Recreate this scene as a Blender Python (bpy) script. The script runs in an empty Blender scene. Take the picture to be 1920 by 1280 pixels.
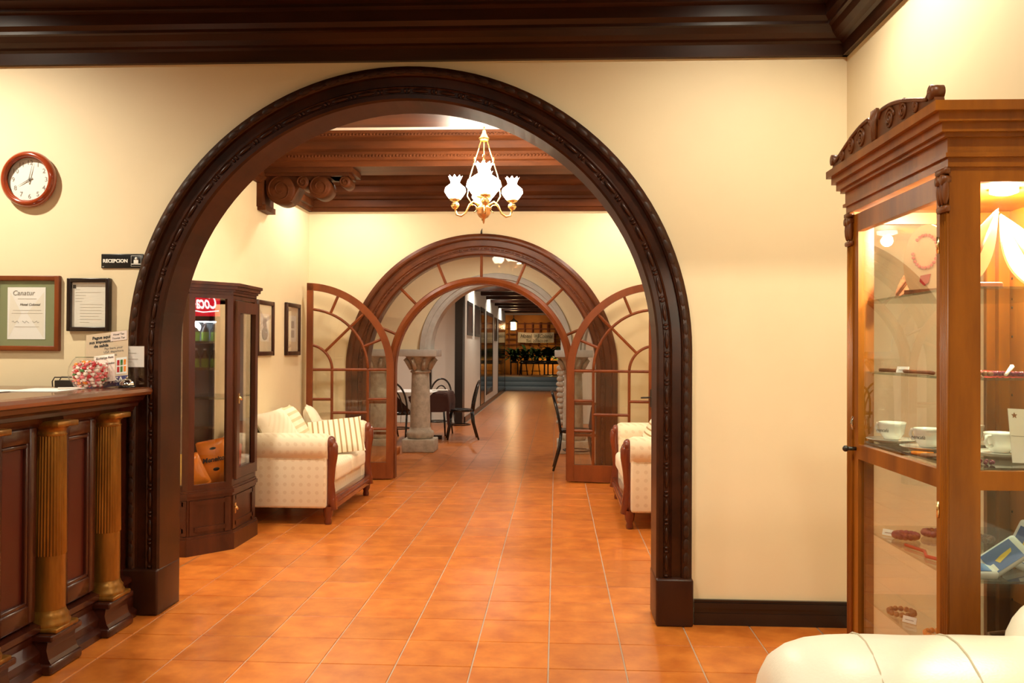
import bpy, bmesh, math, random
from mathutils import Vector, Matrix, Euler
random.seed(7)
PI = math.pi
SC = bpy.context.scene
COL = SC.collection
def R(d): return math.radians(d)

# ------------------------------------------------------------------ camera
EYE = 1.36
cam_d = bpy.data.cameras.new('camera'); cam = bpy.data.objects.new('camera', cam_d); COL.objects.link(cam)
cam_d.sensor_width = 36.0; cam_d.lens = 1646.0 / 1920.0 * 36.0; cam_d.clip_end = 200
_p, _y, _r = 0.0101, 0.0506, 0.005
_f = Vector((-math.sin(_y) * math.cos(_p), math.cos(_y) * math.cos(_p), math.sin(_p)))
_rt = Vector((math.cos(_y), math.sin(_y), 0)); _up = _rt.cross(_f)
_r2 = math.cos(_r) * _rt + math.sin(_r) * _up; _u2 = -math.sin(_r) * _rt + math.cos(_r) * _up
_m = Matrix((( _r2.x, _u2.x, -_f.x, 0), (_r2.y, _u2.y, -_f.y, 0), (_r2.z, _u2.z, -_f.z, EYE), (0, 0, 0, 1)))
cam.matrix_world = _m
SC.camera = cam

# ------------------------------------------------------------------ world, exposure
w = bpy.data.worlds.new('world'); SC.world = w; w.use_nodes = True
w.node_tree.nodes['Background'].inputs[0].default_value = (0.25, 0.2, 0.15, 1)
w.node_tree.nodes['Background'].inputs[1].default_value = 0.05
SC.view_settings.view_transform = 'Standard'
SC.view_settings.look = 'None'
SC.view_settings.exposure = 0.75
SC.view_settings.gamma = 1.0
SC.view_settings.use_curve_mapping = False

WARM = (1.0, 0.86, 0.66); WARM2 = (1.0, 0.89, 0.70); NEUT = (1.0, 0.90, 0.75)
def light(kind, name, loc, power, col=WARM, size=0.06, rot=(0, 0, 0), angle=150, blend=0.8):
    d = bpy.data.lights.new(name, kind); d.energy = power; d.color = col
    if kind == 'SPOT': d.spot_size = R(angle); d.spot_blend = blend; d.shadow_soft_size = size
    elif kind == 'POINT': d.shadow_soft_size = size
    o = bpy.data.objects.new(name, d); o.location = loc; o.rotation_euler = rot; COL.objects.link(o)
    return o
# lamp spots: (x, y, z_ceiling, power, colour, angle); the fittings are built further down
DOWNLIGHTS = [
    (-3.28, 3.40, 3.22, 130, WARM2, 165),   # over the reception counter
    (0.98, 3.35, 3.22, 62, WARM2, 168),    # by the display cabinet
    (-0.95, 1.90, 3.22, 62, WARM2, 165),
    (0.55, 1.15, 3.22, 52, WARM2, 155),     # over the leather sofa
    (-2.6, 0.6, 3.22, 110, WARM2, 165),
    (-2.15, 5.45, 3.22, 115, NEUT, 160),     # second lobby, by the glass vitrine
    (-2.10, 8.55, 3.22, 45, NEUT, 160),
    (0.90, 5.40, 3.22, 55, NEUT, 160),
    (0.75, 8.55, 3.22, 42, NEUT, 160),
    (-1.45, 17.65, 2.86, 85, NEUT, 160), (-1.45, 22.15, 2.86, 80, NEUT, 160), (-1.45, 26.65, 2.86, 70, NEUT, 160),
    (-2.75, 13.4, 2.86, 95, NEUT, 165), (-0.80, 14.2, 2.86, 18, NEUT, 165), (1.1, 13.4, 2.86, 55, NEUT, 165),
    (-0.80, 10.5, 2.86, 45, NEUT, 165),
]

# ------------------------------------------------------------------ materials
MATS = {}
def nm(name):
    m = bpy.data.materials.new(name); m.use_nodes = True; MATS[name] = m
    return m, m.node_tree, m.node_tree.nodes['Principled BSDF']
def c4(c): return (c[0], c[1], c[2], 1)
def plain(name, col, rough=0.5, metal=0.0, spec=0.5, emit=None, es=0.0, coat=0.0):
    m, t, b = nm(name)
    b.inputs['Base Color'].default_value = c4(col); b.inputs['Roughness'].default_value = rough
    b.inputs['Metallic'].default_value = metal; b.inputs['Specular IOR Level'].default_value = spec
    b.inputs['Coat Weight'].default_value = coat
    if emit: b.inputs['Emission Color'].default_value = c4(emit); b.inputs['Emission Strength'].default_value = es
    return m
def noisy(name, c1, c2, scale=(4, 4, 4), rough=0.5, detail=4, bump=0.0, bscale=None, metal=0.0, spec=0.5, coat=0.0, ramp=(0.35, 0.65), pos=False, rnd=0.0):
    m, t, b = nm(name)
    N = t.nodes; L = t.links
    if pos:
        g = N.new('ShaderNodeNewGeometry'); src = g.outputs['Position']
    else:
        tc = N.new('ShaderNodeTexCoord'); src = tc.outputs['Object']
    mp = N.new('ShaderNodeMapping'); mp.inputs['Scale'].default_value = scale
    L.new(src, mp.inputs['Vector'])
    no = N.new('ShaderNodeTexNoise'); no.inputs['Detail'].default_value = detail; no.inputs['Scale'].default_value = 1.0; no.inputs['Roughness'].default_value = 0.6
    L.new(mp.outputs[0], no.inputs['Vector'])
    cr = N.new('ShaderNodeValToRGB'); e = cr.color_ramp.elements
    e[0].position = ramp[0]; e[0].color = c4(c1); e[1].position = ramp[1]; e[1].color = c4(c2)
    L.new(no.outputs['Fac'], cr.inputs[0])
    out = cr.outputs[0]
    if rnd:
        oi = N.new('ShaderNodeObjectInfo'); hs = N.new('ShaderNodeHueSaturation')
        mr = N.new('ShaderNodeMapRange'); mr.inputs['To Min'].default_value = 1 - rnd; mr.inputs['To Max'].default_value = 1 + rnd
        L.new(oi.outputs['Random'], mr.inputs['Value']); L.new(mr.outputs[0], hs.inputs['Value']); L.new(out, hs.inputs['Color']); out = hs.outputs[0]
    L.new(out, b.inputs['Base Color'])
    b.inputs['Roughness'].default_value = rough; b.inputs['Metallic'].default_value = metal
    b.inputs['Specular IOR Level'].default_value = spec; b.inputs['Coat Weight'].default_value = coat
    if bump:
        n2 = N.new('ShaderNodeTexNoise'); n2.inputs['Scale'].default_value = bscale or 60; n2.inputs['Detail'].default_value = 3
        L.new(src, n2.inputs['Vector'])
        bp = N.new('ShaderNodeBump'); bp.inputs['Strength'].default_value = bump; bp.inputs['Distance'].default_value = 0.01
        L.new(n2.outputs['Fac'], bp.inputs['Height']); L.new(bp.outputs[0], b.inputs['Normal'])
    return m
def glass(name, refl=0.06, tint=(1, 1, 1), rough=0.0):
    m = bpy.data.materials.new(name); m.use_nodes = True; MATS[name] = m; t = m.node_tree; t.nodes.clear()
    o = t.nodes.new('ShaderNodeOutputMaterial'); mx = t.nodes.new('ShaderNodeMixShader'); tr = t.nodes.new('ShaderNodeBsdfTransparent'); gl = t.nodes.new('ShaderNodeBsdfGlossy')
    tr.inputs[0].default_value = c4(tint); gl.inputs['Roughness'].default_value = rough
    lw = t.nodes.new('ShaderNodeLayerWeight'); lw.inputs['Blend'].default_value = 0.5
    pw = t.nodes.new('ShaderNodeMath'); pw.operation = 'POWER'; pw.inputs[1].default_value = 4.0
    ma = t.nodes.new('ShaderNodeMath'); ma.operation = 'MULTIPLY_ADD'; ma.inputs[1].default_value = 0.8; ma.inputs[2].default_value = 0.025 + refl; ma.use_clamp = True
    t.links.new(lw.outputs['Facing'], pw.inputs[0]); t.links.new(pw.outputs[0], ma.inputs[0]); t.links.new(ma.outputs[0], mx.inputs[0])
    t.links.new(tr.outputs[0], mx.inputs[1]); t.links.new(gl.outputs[0], mx.inputs[2]); t.links.new(mx.outputs[0], o.inputs[0])
    return m
def stripes(name, c1, c2, scale, axis=0, rough=0.8, thr=0.5):
    m, t, b = nm(name); N = t.nodes; L = t.links
    tc = N.new('ShaderNodeTexCoord'); sx = N.new('ShaderNodeSeparateXYZ'); L.new(tc.outputs['Object'], sx.inputs[0])
    mu = N.new('ShaderNodeMath'); mu.operation = 'MULTIPLY'; mu.inputs[1].default_value = scale; L.new(sx.outputs[axis], mu.inputs[0])
    fr = N.new('ShaderNodeMath'); fr.operation = 'FRACT'; L.new(mu.outputs[0], fr.inputs[0])
    cr = N.new('ShaderNodeValToRGB'); cr.color_ramp.interpolation = 'CONSTANT'; e = cr.color_ramp.elements
    e[0].color = c4(c1); e[1].position = thr; e[1].color = c4(c2); L.new(fr.outputs[0], cr.inputs[0]); L.new(cr.outputs[0], b.inputs['Base Color'])
    b.inputs['Roughness'].default_value = rough
    return m
def damask(name, c1, c2):
    # woven upholstery: rows of small fleurons, flat colour only
    m, t, b = nm(name); N = t.nodes; L = t.links
    tc = N.new('ShaderNodeTexCoord'); sx = N.new('ShaderNodeSeparateXYZ'); L.new(tc.outputs['Object'], sx.inputs[0])
    def mth(op, a, bb):
        n = N.new('ShaderNodeMath'); n.operation = op
        for i, v in enumerate((a, bb)):
            if v is None: continue
            if isinstance(v, (int, float)): n.inputs[i].default_value = v
            else: L.new(v, n.inputs[i])
        return n.outputs[0]
    h = mth('ADD', sx.outputs[0], sx.outputs[1])
    a = mth('SINE', mth('MULTIPLY', mth('ADD', h, sx.outputs[2]), 50), None)
    c = mth('SINE', mth('MULTIPLY', mth('SUBTRACT', h, sx.outputs[2]), 50), None)
    s = mth('MULTIPLY', a, c)
    cr = N.new('ShaderNodeValToRGB'); e = cr.color_ramp.elements
    e[0].position = 0.45; e[0].color = c4(c1); e[1].position = 0.6; e[1].color = c4(c2)
    L.new(s, cr.inputs[0]); L.new(cr.outputs[0], b.inputs['Base Color']); b.inputs['Roughness'].default_value = 0.75
    b.inputs['Sheen Weight'].default_value = 0.2
    return m

noisy('plaster', (0.80, 0.675, 0.44), (0.84, 0.715, 0.475), (1.2, 1.2, 1.2), 0.55, bump=0.04, bscale=25, pos=True)
noisy('plaster_cool', (0.80, 0.77, 0.70), (0.84, 0.81, 0.74), (1, 1, 1), 0.6, pos=True)
plain('white_ceiling', (0.86, 0.80, 0.68), 0.7)
noisy('wood_dark', (0.022, 0.006, 0.003), (0.048, 0.013, 0.005), (6, 6, 1.2), 0.32, detail=6, spec=0.35)
noisy('wood_arch', (0.021, 0.0055, 0.002), (0.050, 0.0125, 0.0035), (5, 5, 5), 0.33, detail=6, spec=0.32)
noisy('wood_beam', (0.050, 0.014, 0.004), (0.11, 0.030, 0.008), (1.2, 8, 8), 0.50, detail=6, spec=0.12)
noisy('wood_crown', (0.018, 0.0055, 0.002), (0.042, 0.012, 0.004), (1.2, 8, 8), 0.32, detail=6, spec=0.32)
noisy('wood_carve_dark', (0.020, 0.007, 0.003), (0.045, 0.015, 0.006), (9, 9, 9), 0.5, spec=0.3)
noisy('wood_door', (0.15, 0.034, 0.006), (0.23, 0.055, 0.010), (5, 5, 2), 0.38, detail=5, spec=0.35)
noisy('wood_casing', (0.075, 0.018, 0.005), (0.13, 0.034, 0.009), (5, 5, 5), 0.40, detail=5, spec=0.3)
noisy('wood_honey', (0.18, 0.050, 0.003), (0.36, 0.115, 0.007), (9, 9, 1.3), 0.34, detail=7, spec=0.35)
noisy('wood_carved', (0.10, 0.028, 0.005), (0.19, 0.055, 0.009), (9, 9, 4), 0.4, detail=7)
noisy('wood_vitrine', (0.040, 0.010, 0.004), (0.085, 0.022, 0.007), (8, 8, 1.2), 0.34, detail=6, spec=0.4)
noisy('wood_counter', (0.030, 0.006, 0.003), (0.055, 0.011, 0.005), (3, 3, 1), 0.27, detail=5, coat=0.1)
noisy('wood_panel_red', (0.055, 0.006, 0.003), (0.075, 0.009, 0.004), (2, 2, 1), 0.36, detail=4, spec=0.4)
noisy('wood_worktop', (0.10, 0.028, 0.010), (0.20, 0.062, 0.020), (6, 1, 6), 0.22, detail=5, coat=0.3)
noisy('wood_red_gloss', (0.13, 0.022, 0.008), (0.20, 0.038, 0.012), (6, 6, 2), 0.2, coat=0.5)
plain('wood_clock', (0.30, 0.045, 0.012), 0.15, coat=0.6)
noisy('black_wood', (0.012, 0.006, 0.005), (0.022, 0.011, 0.008), (4, 4, 4), 0.25)
plain('black_paint', (0.010, 0.009, 0.009), 0.2, coat=0.3)
plain('black_frame', (0.014, 0.011, 0.010), 0.3)
plain('dark_pane', (0.015, 0.014, 0.014), 0.08, spec=0.6)
noisy('tile', (0.45, 0.110, 0.014), (0.68, 0.225, 0.036), (7, 7, 7), 0.29, detail=5, pos=True, rnd=0.10, ramp=(0.3, 0.72), spec=0.45)
plain('grout', (0.42, 0.34, 0.26), 0.8)
noisy('brass', (0.20, 0.085, 0.010), (0.34, 0.16, 0.024), (20, 20, 3), 0.33, metal=0.6)
plain('brass_bright', (0.85, 0.62, 0.28), 0.25, metal=1.0)
plain('copper', (0.60, 0.30, 0.12), 0.3, metal=0.8)
plain('steel', (0.7, 0.68, 0.65), 0.12, metal=1.0)
plain('dark_metal', (0.05, 0.045, 0.04), 0.35, metal=0.6)
noisy('stone', (0.40, 0.35, 0.27), (0.56, 0.50, 0.40), (14, 14, 14), 0.8, bump=0.5, bscale=40)
noisy('stone_arch', (0.46, 0.44, 0.40), (0.56, 0.54, 0.49), (6, 6, 6), 0.7, bump=0.15, bscale=30)
plain('step_stone', (0.22, 0.27, 0.29), 0.5)
noisy('leather', (0.86, 0.82, 0.66), (0.90, 0.86, 0.71), (3, 3, 3), 0.38, bump=0.06, bscale=160)
plain('leather_seam', (0.55, 0.48, 0.34), 0.6)
damask('upholstery', (0.82, 0.71, 0.51), (0.74, 0.61, 0.41))
damask('upholstery_pale', (0.84, 0.75, 0.56), (0.79, 0.69, 0.49))
stripes('cushion_stripe', (0.85, 0.76, 0.56), (0.40, 0.27, 0.12), 22, 0, thr=0.68)
stripes('cushion_pale_stripe', (0.85, 0.77, 0.58), (0.72, 0.58, 0.34), 16, 0, thr=0.6)
plain('paper', (0.85, 0.82, 0.72), 0.6); plain('paper_white', (0.9, 0.9, 0.86), 0.5)
plain('paper_cream', (0.72, 0.56, 0.38), 0.6); plain('paper_pink', (0.85, 0.70, 0.62), 0.6)
plain('mat_green', (0.23, 0.27, 0.13), 0.7); plain('mat_cream', (0.78, 0.68, 0.48), 0.7)
plain('ink', (0.03, 0.03, 0.03), 0.6); plain('ink_grey', (0.30, 0.28, 0.25), 0.7); plain('ink_soft', (0.5, 0.47, 0.4), 0.7); plain('ink_blue', (0.03, 0.045, 0.20), 0.5)
plain('white_print', (0.9, 0.88, 0.8), 0.5); plain('face_white', (0.86, 0.84, 0.76), 0.5)
plain('sign_black', (0.012, 0.012, 0.012), 0.25)
plain('china', (0.88, 0.86, 0.80), 0.15, coat=0.4)
plain('red_gloss', (0.55, 0.02, 0.03), 0.25); plain('yellow_gloss', (0.80, 0.55, 0.03), 0.3); plain('orange_gloss', (0.90, 0.27, 0.02), 0.3); plain('green_gloss', (0.06, 0.22, 0.05), 0.3); plain('pale_wrap', (0.85, 0.72, 0.62), 0.3); plain('pink_wrap', (0.75, 0.15, 0.16), 0.3)
plain('blue_pack', (0.06, 0.14, 0.42), 0.3)
glass('glass_clear', 0.02); glass('glass_door', 0.02, (0.97, 0.97, 0.94)); glass('glass_vitrine', 0.08, (0.97, 0.96, 0.94)); glass('glass_case', 0.02, (0.96, 0.97, 0.95)); glass('glass_shelf', 0.05, (0.86, 0.92, 0.88)); glass('acrylic', 0.04)
plain('lit_shade', (1, 0.95, 0.85), 0.4, emit=(1.0, 0.91, 0.74), es=16.0)
plain('lit_lamp', (1, 0.95, 0.85), 0.4, emit=(1.0, 0.92, 0.76), es=12.0)
plain('lit_lantern', (1, 0.8, 0.4), 0.4, emit=(1.0, 0.75, 0.32), es=8.0)
plain('lantern_red', (1, 0.2, 0.1), 0.4, emit=(1.0, 0.12, 0.05), es=2.5)
plain('cloth_brown', (0.055, 0.016, 0.010), 0.85); plain('cloth_white', (0.72, 0.70, 0.68), 0.85)
noisy('terrace_wall', (0.42, 0.13, 0.02), (0.62, 0.24, 0.035), (1, 1, 1), 0.7)
plain('terrace_floor', (0.35, 0.15, 0.06), 0.5)
plain('trellis_red', (0.20, 0.05, 0.02), 0.7)
noisy('leaf_green', (0.012, 0.035, 0.010), (0.04, 0.10, 0.025), (9, 9, 9), 0.5)
plain('banner_cloth', (0.75, 0.66, 0.56), 0.8)
plain('fridge_red', (0.5, 0.01, 0.02), 0.4, emit=(0.85, 0.01, 0.03), es=2.2)
plain('fridge_white', (0.9, 0.9, 0.9), 0.4, emit=(1, 0.97, 0.95), es=4.5)
plain('fridge_tube', (1, 1, 1), 0.4, emit=(0.75, 0.88, 1.0), es=14.0)
plain('fridge_liner', (0.65, 0.70, 0.75), 0.5)
plain('fridge_body', (0.05, 0.01, 0.012), 0.4)
plain('bottle_dark', (0.03, 0.015, 0.01), 0.1); plain('bottle_label', (0.35, 0.55, 0.08), 0.5)
noisy('carved_wood', (0.17, 0.06, 0.02), (0.33, 0.13, 0.05), (20, 20, 20), 0.5)
noisy('pale_wood', (0.78, 0.56, 0.30), (0.86, 0.66, 0.38), (3, 10, 3), 0.4)
plain('purple_bead', (0.16, 0.02, 0.06), 0.15)
plain('pack_film', (0.70, 0.72, 0.76), 0.15)

# ------------------------------------------------------------------ mesh builder
class MB:
    def __init__(s): s.v = []; s.f = []; s.sm = []
    def add(s, vs, fs, smooth=False):
        n = len(s.v); s.v += [tuple(v) for v in vs]
        for f in fs: s.f.append(tuple(i + n for i in f)); s.sm.append(smooth)
        return s
    def box(s, x0, x1, y0, y1, z0, z1):
        if x0 > x1: x0, x1 = x1, x0
        if y0 > y1: y0, y1 = y1, y0
        if z0 > z1: z0, z1 = z1, z0
        v = [(x0, y0, z0), (x1, y0, z0), (x1, y1, z0), (x0, y1, z0), (x0, y0, z1), (x1, y0, z1), (x1, y1, z1), (x0, y1, z1)]
        return s.add(v, [(0, 3, 2, 1), (4, 5, 6, 7), (0, 1, 5, 4), (1, 2, 6, 5), (2, 3, 7, 6), (3, 0, 4, 7)])
    def rbox(s, x0, x1, y0, y1, z0, z1, r=0.02, seg=3):
        bm = bmesh.new(); bmesh.ops.create_cube(bm, size=1)
        for v in bm.verts: v.co = Vector(((x0 + x1) / 2 + v.co.x * (x1 - x0), (y0 + y1) / 2 + v.co.y * (y1 - y0), (z0 + z1) / 2 + v.co.z * (z1 - z0)))
        bmesh.ops.bevel(bm, geom=bm.edges[:], offset=r, segments=seg, profile=0.5, affect='EDGES')
        bm.verts.index_update()
        s.add([v.co[:] for v in bm.verts], [[v.index for v in f.verts] for f in bm.faces], True); bm.free(); return s
    def tube(s, pts, r, n=8, closed=False, smooth=True, cap=True):
        pts = [Vector(p) for p in pts]; m = len(pts)
        rs = r if isinstance(r, (list, tuple)) else [r] * m
        vs = []; prev = None
        for i, p in enumerate(pts):
            a = pts[(i - 1) % m] if (closed or i > 0) else p; b = pts[(i + 1) % m] if (closed or i < m - 1) else p
            t = (b - a).normalized()
            if prev is None:
                up = Vector((0, 0, 1)) if abs(t.z) < 0.9 else Vector((1, 0, 0)); x = t.cross(up).normalized()
            else:
                x = (prev - t * prev.dot(t)).normalized()
            prev = x; y = t.cross(x)
            for k in range(n):
                q = 2 * PI * k / n; vs.append(p + (x * math.cos(q) + y * math.sin(q)) * rs[i])
        fs = []
        for i in range(m if closed else m - 1):
            j = (i + 1) % m
            for k in range(n): fs.append((i * n + k, i * n + (k + 1) % n, j * n + (k + 1) % n, j * n + k))
        if not closed and cap: fs += [tuple(range(n))[::-1], tuple((m - 1) * n + k for k in range(n))]
        return s.add(vs, fs, smooth)
    def cyl(s, p0, p1, r0, r1=None, n=16, smooth=True): return s.tube([p0, p1], [r0, r0 if r1 is None else r1], n, smooth=smooth)
    def lathe(s, prof, c=(0, 0, 0), n=24, axis='z', smooth=True, flute=None, a0=0, a1=2 * PI):
        vs = []; full = abs(a1 - a0 - 2 * PI) < 1e-6; nn = n if full else n + 1
        for (r, z) in prof:
            for k in range(nn):
                q = a0 + (a1 - a0) * k / n
                rr = r if not flute else r * (1 - flute[1] * (0.5 - 0.5 * math.cos(flute[0] * q)))
                a, b = rr * math.cos(q), rr * math.sin(q)
                p = {'z': (a, b, z), 'y': (a, z, b), 'x': (z, a, b)}[axis]
                vs.append((c[0] + p[0], c[1] + p[1], c[2] + p[2]))
        fs = []
        for i in range(len(prof) - 1):
            for k in range(n):
                k2 = (k + 1) % nn; fs.append((i * nn + k, i * nn + k2, (i + 1) * nn + k2, (i + 1) * nn + k))
        return s.add(vs, fs, smooth)
    def prism(s, poly, y0, y1, plane='xz', smooth=False):
        n = len(poly)
        def P(a, b, d): return {'xz': (a, d, b), 'yz': (d, a, b), 'xy': (a, b, d)}[plane]
        vs = [P(a, b, y0) for a, b in poly] + [P(a, b, y1) for a, b in poly]
        fs = [tuple(range(n)), tuple(range(2 * n - 1, n - 1, -1))] + [(i, i + n, (i + 1) % n + n, (i + 1) % n) for i in range(n)]
        return s.add(vs, fs, smooth)
    def sweep(s, prof, frames, smooth=False, closed_prof=False):
        # frames: list of functions mapping a profile point (a, b) to 3D
        n = len(prof); vs = [fr(a, b) for fr in frames for (a, b) in prof]; fs = []
        for i in range(len(frames) - 1):
            for k in range(n if closed_prof else n - 1):
                k2 = (k + 1) % n; fs.append((i * n + k, i * n + k2, (i + 1) * n + k2, (i + 1) * n + k))
        if closed_prof: fs += [tuple(range(n))[::-1], tuple((len(frames) - 1) * n + k for k in range(n))]
        return s.add(vs, fs, smooth)
    def pillow(s, w, h, t, loc=(0, 0, 0), rot=(0, 0, 0), n=14, pinch=0.06):
        M = Matrix.Translation(loc) @ Euler(rot).to_matrix().to_4x4(); vs = []; fs = []
        for side in (1, -1):
            for i in range(n + 1):
                for j in range(n + 1):
                    u = -1 + 2 * i / n; v = -1 + 2 * j / n
                    k = 1 - pinch * (1 - abs(u) ** 2) * (abs(v) ** 4) ; k2 = 1 - pinch * (1 - abs(v) ** 2) * (abs(u) ** 4)
                    z = side * t / 2 * ((1 - abs(u) ** 3.0) * (1 - abs(v) ** 3.0)) ** 0.6
                    vs.append(M @ Vector((u * w / 2 * k2, v * h / 2 * k, z)))
        o = (n + 1) ** 2
        for i in range(n):
            for j in range(n):
                a, b, c, d = i * (n + 1) + j, (i + 1) * (n + 1) + j, (i + 1) * (n + 1) + j + 1, i * (n + 1) + j + 1
                fs += [(a, b, c, d), (o + d, o + c, o + b, o + a)]
        return s.add(vs, fs, True)
    def sphere(s, c, r, n=10, m=7):
        rr = r if isinstance(r, (tuple, list)) else (r, r, r); vs = []; fs = []
        for i in range(m + 1):
            t = PI * i / m
            for k in range(n): q = 2 * PI * k / n; vs.append((c[0] + rr[0] * math.sin(t) * math.cos(q), c[1] + rr[1] * math.sin(t) * math.sin(q), c[2] + rr[2] * math.cos(t)))
        for i in range(m):
            for k in range(n): fs.append((i * n + k, (i + 1) * n + k, (i + 1) * n + (k + 1) % n, i * n + (k + 1) % n))
        return s.add(vs, fs, True)
    def mesh(s, name, mat):
        me = bpy.data.meshes.new(name); me.from_pydata(s.v, [], s.f)
        me.polygons.foreach_set('use_smooth', s.sm); me.materials.append(MATS[mat])
        bm = bmesh.new(); bm.from_mesh(me); bmesh.ops.recalc_face_normals(bm, faces=bm.faces); bm.to_mesh(me); bm.free(); me.update()
        return me
    def build(s, name, mat, parent=None, loc=(0, 0, 0), rot=(0, 0, 0)):
        o = bpy.data.objects.new(name, s.mesh(name, mat)); COL.objects.link(o); o.location = loc; o.rotation_euler = rot
        if parent: o.parent = parent
        return o
def inst(name, me, parent=None, loc=(0, 0, 0), rot=(0, 0, 0), sc=(1, 1, 1)):
    o = bpy.data.objects.new(name, me); COL.objects.link(o); o.location = loc; o.rotation_euler = rot; o.scale = sc
    if parent: o.parent = parent
    return o
def tag(o, label=None, cat=None, group=None, kind=None):
    if label: o['label'] = label
    if cat: o['category'] = cat
    if group: o['group'] = group
    if kind: o['kind'] = kind
    return o
def thing(name, label, cat, loc=(0, 0, 0), rot=(0, 0, 0), group=None):
    o = bpy.data.objects.new(name, None); COL.objects.link(o); o.location = loc; o.rotation_euler = rot
    o.empty_display_size = 0.05
    return tag(o, label, cat, group)
def struct(name, label, loc=(0, 0, 0)):
    o = bpy.data.objects.new(name, None); COL.objects.link(o); o.location = loc; tag(o, label, kind='structure'); o['category'] = name.split('_')[0]; return o
def S(o, label, cat=None): return tag(o, label, cat or o.name.split('_')[0].split('.')[0], kind='structure')
def copy_tree(o, parent=None):
    c = o.copy(); COL.objects.link(c); c.parent = parent
    for ch in o.children: copy_tree(ch, c)
    return c
def text(name, s, size, mat, parent, loc, rot=(PI / 2, 0, 0), ext=0.0004, align='CENTER', shear=0.0, sx=1.0, bold=0.0, spacing=1.0):
    cu = bpy.data.curves.new(name, 'FONT'); cu.body = s; cu.size = size; cu.extrude = ext; cu.align_x = align; cu.align_y = 'CENTER'; cu.shear = shear; cu.offset = bold; cu.space_character = spacing
    cu.resolution_u = 3
    t = bpy.data.objects.new(name, cu); COL.objects.link(t)
    dg = bpy.context.evaluated_depsgraph_get(); me = bpy.data.meshes.new_from_object(t.evaluated_get(dg))
    bpy.data.objects.remove(t); bpy.data.curves.remove(cu)
    me.materials.clear(); me.materials.append(MATS[mat])
    o = bpy.data.objects.new(name, me); COL.objects.link(o); o.parent = parent; o.location = loc; o.rotation_euler = rot; o.scale = (sx, 1, 1)
    return o
def arch_frames(cx, Rr, zs, z0=0.0, n=48):
    # frames up the left post, over the semicircle and down the right post; profile a = outward, b = depth y
    fr = [lambda a, b: (cx - Rr - a, b, z0)]
    for i in range(n + 1):
        q = PI - PI * i / n
        fr.append(lambda a, b, q=q: (cx + (Rr + a) * math.cos(q), b, zs + (Rr + a) * math.sin(q)))
    fr.append(lambda a, b: (cx + Rr + a, b, z0))
    return fr
def arch_wall(mb, x0, x1, z1, cx, Rr, zs, y0, y1, z0=0.0, n=40):
    pts = [(cx - Rr, z0)] + [(cx + Rr * math.cos(PI - PI * i / n), zs + Rr * math.sin(PI * i / n)) for i in range(n + 1)] + [(cx + Rr, z0)]
    mb.box(x0, cx - Rr, y0, y1, z0, z1); mb.box(cx + Rr, x1, y0, y1, z0, z1)
    for (a, za), (b, zb) in zip(pts[1:-2], pts[2:-1]):
        mb.add([(a, y0, za), (b, y0, zb), (b, y0, z1), (a, y0, z1), (a, y1, za), (b, y1, zb), (b, y1, z1), (a, y1, z1)],
               [(0, 1, 2, 3), (7, 6, 5, 4), (0, 4, 5, 1), (3, 2, 6, 7)])
    return mb

# ================================================================== THE SETTING
YW, YW2 = 4.44, 4.64          # front wall (the one with the big arch)
XR = 1.44                     # right wall
YB, YB2 = 9.30, 9.48          # back wall of the second lobby
XL2 = -2.66                   # left wall of the second lobby
CEIL = 3.25
AC, AR, AZ = -0.763, 1.263, 1.36          # big arch
BC_, BR_, BZ = -0.80, 1.22, 1.15          # glazed arch of the second lobby
# floor with tiles
floor = struct('floor', 'orange terracotta tiled floor running through the arches')
gb = MB().box(-5.2, 2.4, -3.2, 29.4, -0.05, -0.004).build('grout_bed', 'grout', floor)
TS = 0.33; TX0, TY0 = -2.009, 3.774
tile_me = MB().add(*(lambda h, z, c: ([(-h, -h, -0.004), (h, -h, -0.004), (h, h, -0.004), (-h, h, -0.004), (-h + c, -h + c, z), (h - c, -h + c, z), (h - c, h - c, z), (-h + c, h - c, z)],
    [(4, 5, 6, 7), (0, 1, 5, 4), (1, 2, 6, 5), (2, 3, 7, 6), (3, 0, 4, 7)]))(TS / 2 - 0.0025, 0.0, 0.002)).mesh('tile', 'tile')
near = set(); far = MB()
for j in range(-22, 78):
    y = TY0 + TS * (j + 0.5)
    for i in range(-10, 14):
        x = TX0 + TS * (i + 0.5)
        if x < -4.9 or x > 2.2: continue
        if 3.05 < y < 9.0 and -2.3 < x < 1.35 and not (y > 4.5 and x > 0.95 + 0.0): near.add((i, j))
        else:
            if y > 16.4 and (x < -1.75 or x > 0.3): continue
            h = TS / 2 - 0.0025
            far.add([(x - h, y - h, 0), (x + h, y - h, 0), (x + h, y + h, 0), (x - h, y + h, 0)], [(0, 1, 2, 3)])
for (i, j) in sorted(near, key=lambda t: (t[1], t[0])):
    inst('tile', tile_me, floor, (TX0 + TS * (i + 0.5), TY0 + TS * (j + 0.5), random.uniform(-0.0006, 0)))
tag(far.build('tile_field', 'tile', floor), kind='stuff')

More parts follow.
